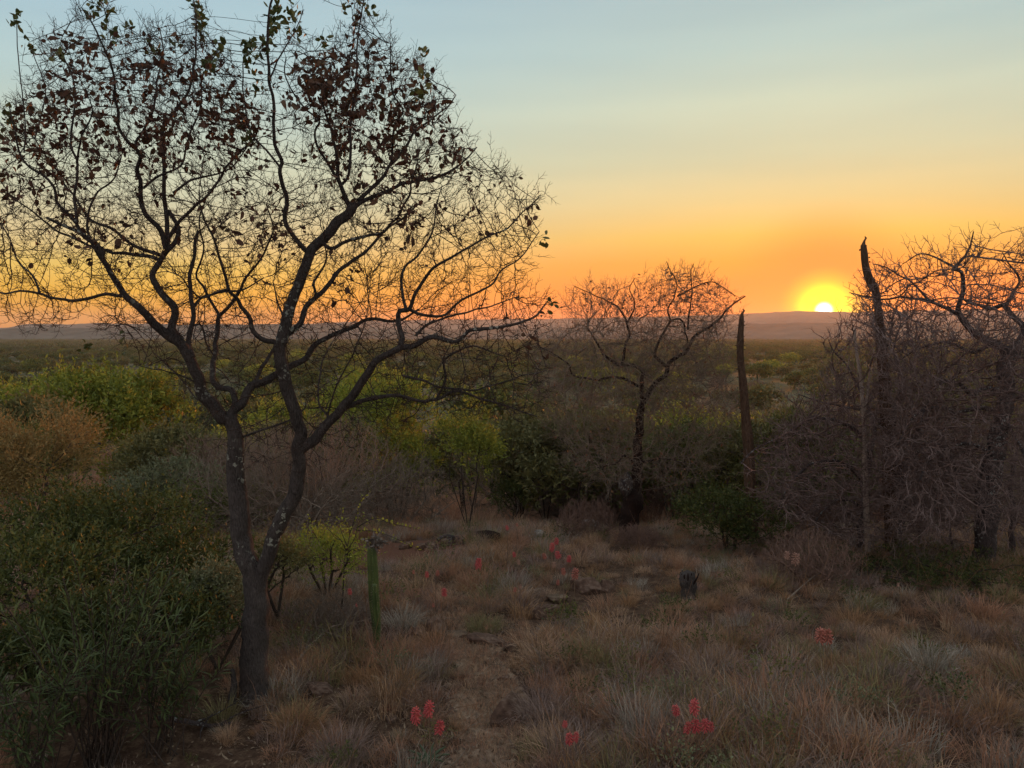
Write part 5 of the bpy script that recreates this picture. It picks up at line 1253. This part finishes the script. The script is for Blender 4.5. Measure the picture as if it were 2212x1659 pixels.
# ------------------------------------------------------------------ stones
def rock_mat(name, a, b_, c_):
    m, t, b = newmat(name, 0.95, 0.1)
    n1 = noise(t, 9, 8); n2 = noise(t, 40, 5)
    col = ramp(t, mth(t, 'ADD', mth(t, 'MULTIPLY', n1, 0.7), mth(t, 'MULTIPLY', n2, 0.3)), [(0.33, c4(a)), (0.5, c4(b_)), (0.68, c4(c_))])
    t.links.new(col, b.inputs['Base Color']); bump(t, b, n1, 1.0, 0.03); return m
m_rock = rock_mat('brown_rock', (0.055,0.034,0.026), (0.115,0.070,0.050), (0.20,0.14,0.105))
m_tan = rock_mat('tan_rock', (0.07,0.046,0.032), (0.13,0.088,0.060), (0.20,0.148,0.10))
m_greyrock = rock_mat('pale_grey_rock', (0.12,0.11,0.10), (0.24,0.22,0.20), (0.38,0.35,0.31))
import bmesh
def rock_mesh(seed, sx, sy, sz, mat, flat=0.0, cuts=9):
    r = np.random.default_rng(seed); bm = bmesh.new(); bmesh.ops.create_icosphere(bm, subdivisions=4, radius=1.0)
    P_ = np.array([v.co[:] for v in bm.verts])
    for k in range(cuts):
        n_ = unit(r.normal(0, 1, 3)); d_ = r.uniform(0.55, 0.85)
        e = P_@n_ - d_; P_ -= np.outer(np.maximum(e, 0)*0.95, n_)
    if flat: P_[:, 2] = np.minimum(P_[:, 2], 1-flat)
    nz = 0.05*np.sin(P_[:, [0]]*7+r.random()*6)*np.cos(P_[:, [1]]*6+P_[:, [2]]*9)+r.normal(0, 0.012, (len(P_), 1)); P_ = P_*(1+nz)*[sx, sy, sz]
    for v, c_ in zip(bm.verts, P_): v.co = c_
    me = bpy.data.meshes.new('rock'); bm.to_mesh(me); bm.free(); me.materials.append(mat); return me
for (u, v, w, hh, dd, mat_, rz, lab) in ROCKS:
    mat_ = {'rock': m_rock, 'tan': m_tan, 'greyrock': m_greyrock}[mat_]; p = on_ground(u, v); D = p[1]; sx = px(w, D)/2*1.2; sz = px(hh, D)/2*1.7
    o = obj('rock', rock_mesh(int(u*3+v), sx, sx*dd, sz, mat_, 0.35 if hh < 22 else 0.1)); o.location = p+[0, sx*dd*0.5, sz*0.35]; o.rotation_euler = (rg.normal(0, .06), rg.normal(0, .08), rz)
    tag(o, lab, 'rock')
n = 900; y_ = rg.uniform(2.7, 7.2, n); x_ = pathx(y_)+rg.normal(0, 0.2, n)
PB = [rock_mesh(900+i, .012, .010, .006, m_tan if i % 2 else m_rock) for i in range(4)]
scatter('pebbles', np.stack([x_, y_, g(x_, y_)+0.002], -1), rg.uniform(0, 6.28, n), rg.uniform(0.3, 1.6, n), rg.integers(0, 4, n), PB)

# ------------------------------------------------------------------ stump, logs, fallen boughs
p = on_ground(1487, 1294); D = p[1]
P3 = np.array([p-[0, 0, .05], p, at(1487, 1275, D), at(1486, 1255, D), at(1485, 1240, D)]); rr_ = np.array([19, 18, 16, 17, 16.5])*D/F
root = empty('tree_stump', p); tag(root, 'cut dark tree stump with split bark standing alone in the grass', 'stump')
V, q, tr = limb_mesh(smooth_line(np.c_[P3-p, rr_], 0.02)[:, :3], smooth_line(np.c_[P3-p, rr_], 0.02)[:, 3], 20, 0.13, 41); obj('stump_wood', mesh_np('stump_wood', V, q, tr, m_bark, True), root)
for k in range(11):
    a = k*0.571; e = np.array([math.cos(a), math.sin(a), 0])*px(14, D); top = at(1485, 1241, D)-p
    P3 = np.array([top+e*0.9-[0, 0, .05], top+e+[0, 0, .0], top+e*1.02+[0, 0, rg.uniform(.01, .045)]]); V, q, tr = limb_mesh(P3, [.010, .009, .003], 5, .1, k); obj('splinter', mesh_np('splinter', V, q, tr, m_thorn if k in (4, 5) else m_darkbark, True), root)
P3 = smooth_line([at(1498, 1262, D-.05)-p, at(1506, 1248, D-.07)-p, at(1510, 1238, D-.08)-p], .02); V, q, tr = limb_mesh(P3, np.linspace(.012, .004, len(P3)), 6, .1, 3); obj('side_splinter', mesh_np('side_splinter', V, q, tr, m_darkbark, True), root)
def bough(name, pts, w0, w1, mat, lab, cat, side=()):
    p0 = ground_at(*pts[0][:2]); P3 = []
    for a in pts:
        q_ = ground_at(a[0], a[1]+a[2]*0) if len(a) < 4 else at(a[0], a[1], a[3])
        q_[2] += a[2]; P3.append(q_)
    P3 = smooth_line(np.array(P3), .03); root = empty(name, p0); tag(root, lab, cat)
    V, q, tr = limb_mesh(P3-p0, np.linspace(w0, w1, len(P3)), 8, .12, int(pts[0][0])); obj('limb', mesh_np('limb', V, q, tr, mat, True), root)
    r = np.random.default_rng(int(pts[0][0]))
    for k in range(side if isinstance(side, int) else 0):
        i = int(r.uniform(.2, .95)*(len(P3)-1)); d_ = unit(r.normal(0, 1, 3)*[1, 1, .3]+[0, 0, .15]); L_ = r.uniform(.1, .3)
        S3 = smooth_line([P3[i]-p0, P3[i]-p0+d_*L_*.5, P3[i]-p0+d_*L_+r.normal(0, .04, 3)], .03); V, q, tr = limb_mesh(S3, np.linspace(w1*.8, .0015, len(S3)), 5, .1, k); obj('twig', mesh_np('twig', V, q, tr, mat, True), root)
bough('fallen_branch', [(345,1560,.03),(400,1572,.04),(450,1578,.03),(500,1572,.03)], .018, .008, m_thorn, 'grey fallen branch lying in the shade left of the leaning tree foot', 'branch', 5)
bough('fallen_branch', [(640,1440,.03),(680,1405,.07),(720,1385,.12),(770,1375,.10)], .014, .005, m_gtwig, 'grey dead branch lying in the grass left of the green cactus', 'branch', 9)
bough('fallen_branch', [(620,1425,.03),(665,1420,.08),(705,1400,.12),(745,1402,.08)], .010, .004, m_gtwig, 'thin dead branch crossing the grey one left of the cactus', 'branch', 9)
bough('fallen_branch', [(1700,1300,.02),(1760,1265,.10),(1830,1240,.2),(1900,1215,.3)], .008, .003, m_gtwig, 'long thin dead branch propped up below the pale flower pair', 'branch', 6)
bough('fallen_branch', [(1480,1600,.1),(1540,1560,.16),(1600,1520,.14)], .0035, .002, m_pale, 'thin pale stalk leaning across the front red flowers', 'stalk', 0)
bough('fallen_log', [(1032,1168,.06),(1055,1167,.08),(1078,1169,.06)], .07, .055, m_darkbark, 'short dark log lying at the back of the grass right of the two stemmed tree', 'log', 0)
bough('fallen_log', [(945,1176,.06),(965,1172,.09),(985,1172,.07)], .03, .02, m_thorn, 'dark heaped log end behind the edging stones', 'log', 4)
# heap of dead twigs by the sapling
r = np.random.default_rng(71); p0 = ground_at(715, 1360)
me = bare_mesh('twigs', r, .28, .75, 900, m_gtwig, .0016, wob=.5, stems=7, spur=.03, prob=.6); o = obj('twig_heap', me, None, p0); tag(o, 'tangled heap of fine dead twigs under the yellow green low shrub', 'twig heap')
# low dead bushes through the grass on the right
for (u, D, h, w, lab) in [(1760,7.6,.5,1.0,'low leafless bush under the pale flower pair'), (1380,9.6,.3,.6,'tiny bare bush in front of the dark broken trunk'), (1270,10.8,.6,.9,'low bare grey bush against the left of the dark broken trunk'), (1700,9.9,.9,1.6,'bare brown bush at the left foot of the low thorn tree')]:
    o = obj('bare_bush', bare_mesh('bare_bush', np.random.default_rng(u), h, w, 1300, m_btwig, .002, wob=.45, stems=6, spur=.05, prob=.7), None, foot(u, D)); tag(o, lab, 'bush')

# ------------------------------------------------------------------ green cactus
m_cactus, t, b = newmat('cactus_skin', 0.5, 0.35)
nn = noise(t, 7, 3); t.links.new(ramp(t, nn, [(0.35, (0.036,0.060,0.018,1)), (0.65, (0.095,0.125,0.034,1))]), b.inputs['Base Color'])
m_spine = newmat('pale_spine', .8)[0]; m_spine.node_tree.nodes['Principled BSDF'].inputs['Base Color'].default_value = (0.26, 0.23, 0.15, 1)
cb = ground_at(815, 1398); Dc = cb[1]; root = empty('green_cactus', cb); tag(root, 'slender ribbed green cactus with a shorter stem in front and a withered top', 'cactus')
def cactus_stem(pts, ws, D, ribs, ph, seed, nm):
    r = np.random.default_rng(seed); P3 = np.array([at(p[0], p[1], D) for p in pts])-cb; S = smooth_line(np.c_[P3, [px(w, D)/2 for w in ws]], .02); n = len(S)
    sides = ribs*8; th = np.arange(sides)*2*math.pi/sides+ph; c_ = np.cos((th-ph)*ribs)*.5+.5; prof = .52+.56*c_**1.6
    T = unit(np.gradient(S[:, :3], axis=0)); U = unit(np.cross(T, [0, 1, .02])); W = np.cross(T, U)
    ring = S[:, None, :3]+(S[:, 3][:, None]*prof[None])[..., None]*(np.cos(th)[None, :, None]*U[:, None]+np.sin(th)[None, :, None]*W[:, None])
    V = ring.reshape(-1, 3); i = np.arange(n-1)[:, None]*sides; j = np.arange(sides)[None]; jn = (j+1) % sides
    q = np.stack([i+j, i+jn, i+sides+jn, i+sides+j], -1).reshape(-1, 4); V = np.vstack([V, S[-1, :3]+T[-1]*S[-1, 3]*.8]); k = np.arange(sides)
    tr = np.stack([(n-1)*sides+k, (n-1)*sides+(k+1) % sides, np.full(sides, len(V)-1)], -1); obj(nm, mesh_np(nm, V, q, tr, m_cactus, True), root)
    sb = []; sd = []
    for a in range(n):
        for kk in range(ribs):
            t_ = kk*2*math.pi/ribs+ph; o_ = U[a]*math.cos(t_)+W[a]*math.sin(t_)
            for _ in range(2): sb.append(S[a, :3]+o_*S[a, 3]*1.06); sd.append(o_+r.normal(0, .6, 3))
    sb = np.array(sb); m_ = len(sb); V, q, tr, tone = leaf_arrays(sb, np.array(sd), r.normal(0, 1, (m_, 3)), r.uniform(.010, .018, m_), np.full(m_, .003), r)
    tag(obj('spines', mesh_np('spines', V, q, tr, m_spine), root), kind='stuff')
cactus_stem([(815,1402),(813,1360),(812,1330),(808,1290),(806,1240),(804,1205),(803,1184)], [13,16,20,22,22,21,18], Dc, 5, .5, 1, 'stem')
cactus_stem([(816,1380),(815,1350),(812,1320),(810,1290),(809,1264)], [11,14,16,15,11], Dc-.07, 5, 1.0, 2, 'side_stem')
r = np.random.default_rng(12); n = 150; top = at(812, 1172, Dc)-cb
V, q, tr, tone = leaf_arrays(top+r.normal(0, .022, (n, 3))*[1.4, 1, .8], r.normal(0, 1, (n, 3)), r.normal(0, 1, (n, 3)), r.uniform(.025, .06, n), r.uniform(.008, .02, n), r, True, .5)
tag(obj('withered_top', mesh_np('withered_top', V, q, tr, foliage_mat('withered', [(.02,.015,.012), (.05,.04,.032), (.12,.10,.085)], 0), uvcol=tone), root), kind='stuff')

# ------------------------------------------------------------------ red flowering aloes in the grass
def flower_mat(name, a, b_): 
    return foliage_mat(name, [tuple(q*.78 for q in a), tuple(q*.78 for q in b_)], trans=.3, rough=.5, nscale=20)
FM = {'red': flower_mat('coral_red_floret', (0.28,0.035,0.042), (0.42,0.095,0.09)), 'pink': flower_mat('dusty_pink_floret', (0.24,0.075,0.055), (0.36,0.14,0.10)), 'pale': flower_mat('faded_floret', (0.22,0.11,0.08), (0.32,0.2,0.15))}
m_stalk = foliage_mat('flower_stalk', [(.07,.045,.03), (.12,.08,.05)], 0)
m_aloe = foliage_mat('aloe_leaf', [(0.018,0.027,0.013), (0.038,0.048,0.022)], 0, rough=.5, nscale=14)
def raceme(seed, h, w, mat, n=46):
    r = np.random.default_rng(seed); parts_ = []
    for k in range(n):
        f = (k+.5)/n; z = h*(f-.1); a = k*2.4; o_ = np.array([math.cos(a), math.sin(a), 0]); dn = np.interp(f, [0, .55, 1], [-1.4, -.35, 1.1]); L_ = h*np.interp(f, [0, .5, 1], [.30, .33, .14])*r.uniform(.85, 1.15)
        d_ = unit(o_+[0, 0, dn]+r.normal(0, .1, 3)); s = np.array([0, 0, z]); rw = w*.055
        V, q, tr = limb_mesh(np.array([s, s+o_*w*.12+d_*L_*.4, s+o_*w*.14+d_*L_*.85, s+o_*w*.14+d_*L_]), [rw*.4, rw*.9, rw, rw*.7], 4, 0); parts_.append((V, q, tr, np.full(len(V), r.random())))
    V, q, tr, c_ = join(parts_); return mesh_np('flower_head', V, q, tr, mat, uvcol=c_)
def find_D(u, v, H):
    best = None
    for D in np.geomspace(2.5, 40, 400):
        p = at(u, v, D); e = abs(p[2]-float(g(p[0], p[1]))-H)
        if best is None or e < best[0]-1e-6: best = (e, D)
        if p[2] < g(p[0], p[1])+H: break
    return best[1]
RC = {}
leafp = []
for a in range(9):
    t_ = a*.7; d_ = unit(np.array([math.cos(t_), math.sin(t_), .7])); pts_ = [np.zeros(3), d_*.06+[0, 0, .01], d_*.12+[0, 0, -.005], d_*.17+[0, 0, -.03]]
    V, q, tr = limb_mesh(smooth_line(pts_, .02)*[1, 1, .8], np.linspace(.017, .003, len(smooth_line(pts_, .02))), 5, .05, a); leafp.append((V, q, tr, None))
V, q, tr, _ = join(leafp); aloe_leaves = mesh_np('rosette', V, q, tr, m_aloe, True)
for i, (u, v, s, kind, H, lab) in enumerate([
 (898,1543,36,'red',.33,'front left red flower head, leftmost of the three beside the path'),
 (925,1528,36,'red',.36,'front red flower head, top one of the three beside the path'),
 (948,1570,30,'red',.28,'front red flower head, lowest of the three beside the path'),
 (1230,1594,26,'red',.26,'red drooping flower head right of the path at the bottom, left of a pair'),
 (1244,1590,22,'red',.27,'red drooping flower head right of the path at the bottom, right of a pair'),
 (1220,1563,16,'red',.33,'small sparse red flower above the pair at the bottom right of the path'),
 (1461,1533,24,'red',.33,'red flower head at the tip of the silver grey stems'),
 (1500,1524,34,'red',.36,'upright red flower head, tallest of the front right group'),
 (1484,1570,26,'red',.25,'red flower head at the left end of the low front right row'),
 (1504,1566,30,'red',.26,'second red flower head of the low front right row'),
 (1522,1564,28,'red',.27,'third red flower head of the low front right row'),
 (1536,1568,22,'red',.25,'red flower head at the right end of the low front right row'),
 (1772,1370,34,'pink',.35,'dusty pink flower head at the right, left one of two close together'),
 (1789,1372,32,'pink',.34,'dusty pink flower head at the right, right one of two close together'),
 (1748,1374,16,'pale',.32,'small faded flower head left of the dusty pink pair'),
 (1700,1198,24,'pale',.5,'pale cone shaped flower head, smaller of the pair before the thorn tree'),
 (1718,1205,34,'pale',.48,'pale cone shaped flower head, larger of the pair before the thorn tree'),
 (1033,1216,32,'red',.36,'large red flower head at the right end of the bare soil'),
 (1111,1197,15,'red',.4,'small bright red flower head left of the middle flower group'),
 (1120,1213,16,'pale',.35,'small faded flower just below the small bright red one'),
 (1096,1139,14,'red',.4,'small red flower at the very back in front of the round dark bush'),
 (1117,1133,10,'pink',.4,'tiny pink flower at the very back right of the round dark bush'),
 (1192,1180,26,'red',.4,'red flower head, upper one at the top of the middle group'),
 (1202,1168,20,'red',.42,'topmost flower head of the middle group'),
 (1206,1197,24,'red',.36,'red flower head at the centre of the middle group'),
 (1177,1200,18,'pink',.36,'pink flower head at the left of the middle group'),
 (1229,1206,20,'red',.36,'red flower head at the right of the middle group'),
 (1197,1219,18,'pale',.33,'faded flower head below the centre of the middle group'),
 (1217,1233,20,'pink',.33,'pink flower head left above the overhanging rock'),
 (1242,1237,32,'pink',.34,'large salmon flower head just above the overhanging rock'),
 (1205,1257,16,'pink',.3,'small pink flower left of the overhanging rock'),
 (1112,1273,14,'pink',.32,'small pink flower in the open grass left of the tan rock'),
 (1124,1266,14,'pale',.32,'small faded flower beside the small pink one left of the tan rock'),
 (960,1278,24,'red',.4,'single red flower head standing over the grey grass above the hollow rock'),
 (936,1307,12,'pink',.33,'tiny pink flower low in the grass above the hollow rock'),
 (922,1240,18,'red',.36,'small red flower head at the front of the bare soil, middle of three'),
 (945,1237,17,'pink',.36,'small pink flower head at the front of the bare soil, right of three'),
 (893,1235,12,'pink',.36,'tiny pink flower at the front of the bare soil, left of three'),
 (756,1277,18,'red',.36,'red flower seen through the sapling left of the cactus'),
 (770,1307,9,'red',.3,'tiny red flower low behind the cactus, left of its stem'),
 (1465,1245,10,'pale',.3,'tiny faded flower in the grass left of the cut stump'),
 (1940,1262,12,'pale',.4,'tiny straw coloured seed head in the grass at the right'),
]):
    D = find_D(u, v, H); p = at(u, v, D); bz = np.array([p[0]+rg.normal(0, .03), p[1]+.03, float(g(p[0], p[1]))]); hh = px(s, D)*(0.78 if D < 5 else 0.6)
    root = empty('aloe_flower', bz, 0); tag(root, lab, 'flower', 'flowering aloes in the grass')
    key = (kind, i % 3)
    if key not in RC: RC[key] = raceme(60+i, .09, .09, FM[kind], 46 if kind != 'pale' else 34)
    fh = obj('flower_head', RC[key], root); fh.location = p-bz+[0, 0, -hh*.45]; sc_ = hh/.09; fh.scale = (sc_*rg.uniform(.9, 1.2), sc_*rg.uniform(.9, 1.2), sc_); fh.rotation_euler = (rg.normal(0, .12), rg.normal(0, .12), rg.uniform(0, 6.28))
    e = p-bz; P3 = smooth_line([np.zeros(3), e*[.5, .5, .5]+rg.normal(0, .012, 3), e+[0, 0, hh*.4]], .04); V, q, tr = limb_mesh(P3, np.linspace(.0035, .0018, len(P3)), 5, 0); obj('stalk', mesh_np('stalk', V, q, tr, m_stalk, True), root)
    if i in (3, 6, 9, 12): ro = obj('rosette', aloe_leaves, root); ro.rotation_euler = (0, 0, rg.uniform(0, 6)); ro.scale = (.6, .6, .6)
p = on_ground(925, 1650); root = empty('aloe_plant', p); tag(root, 'broad leaved green aloe rosette cut by the bottom edge, left side of the path', 'aloe')
ro = obj('rosette', aloe_leaves, root); ro.scale = (.85, .85, 1.0)
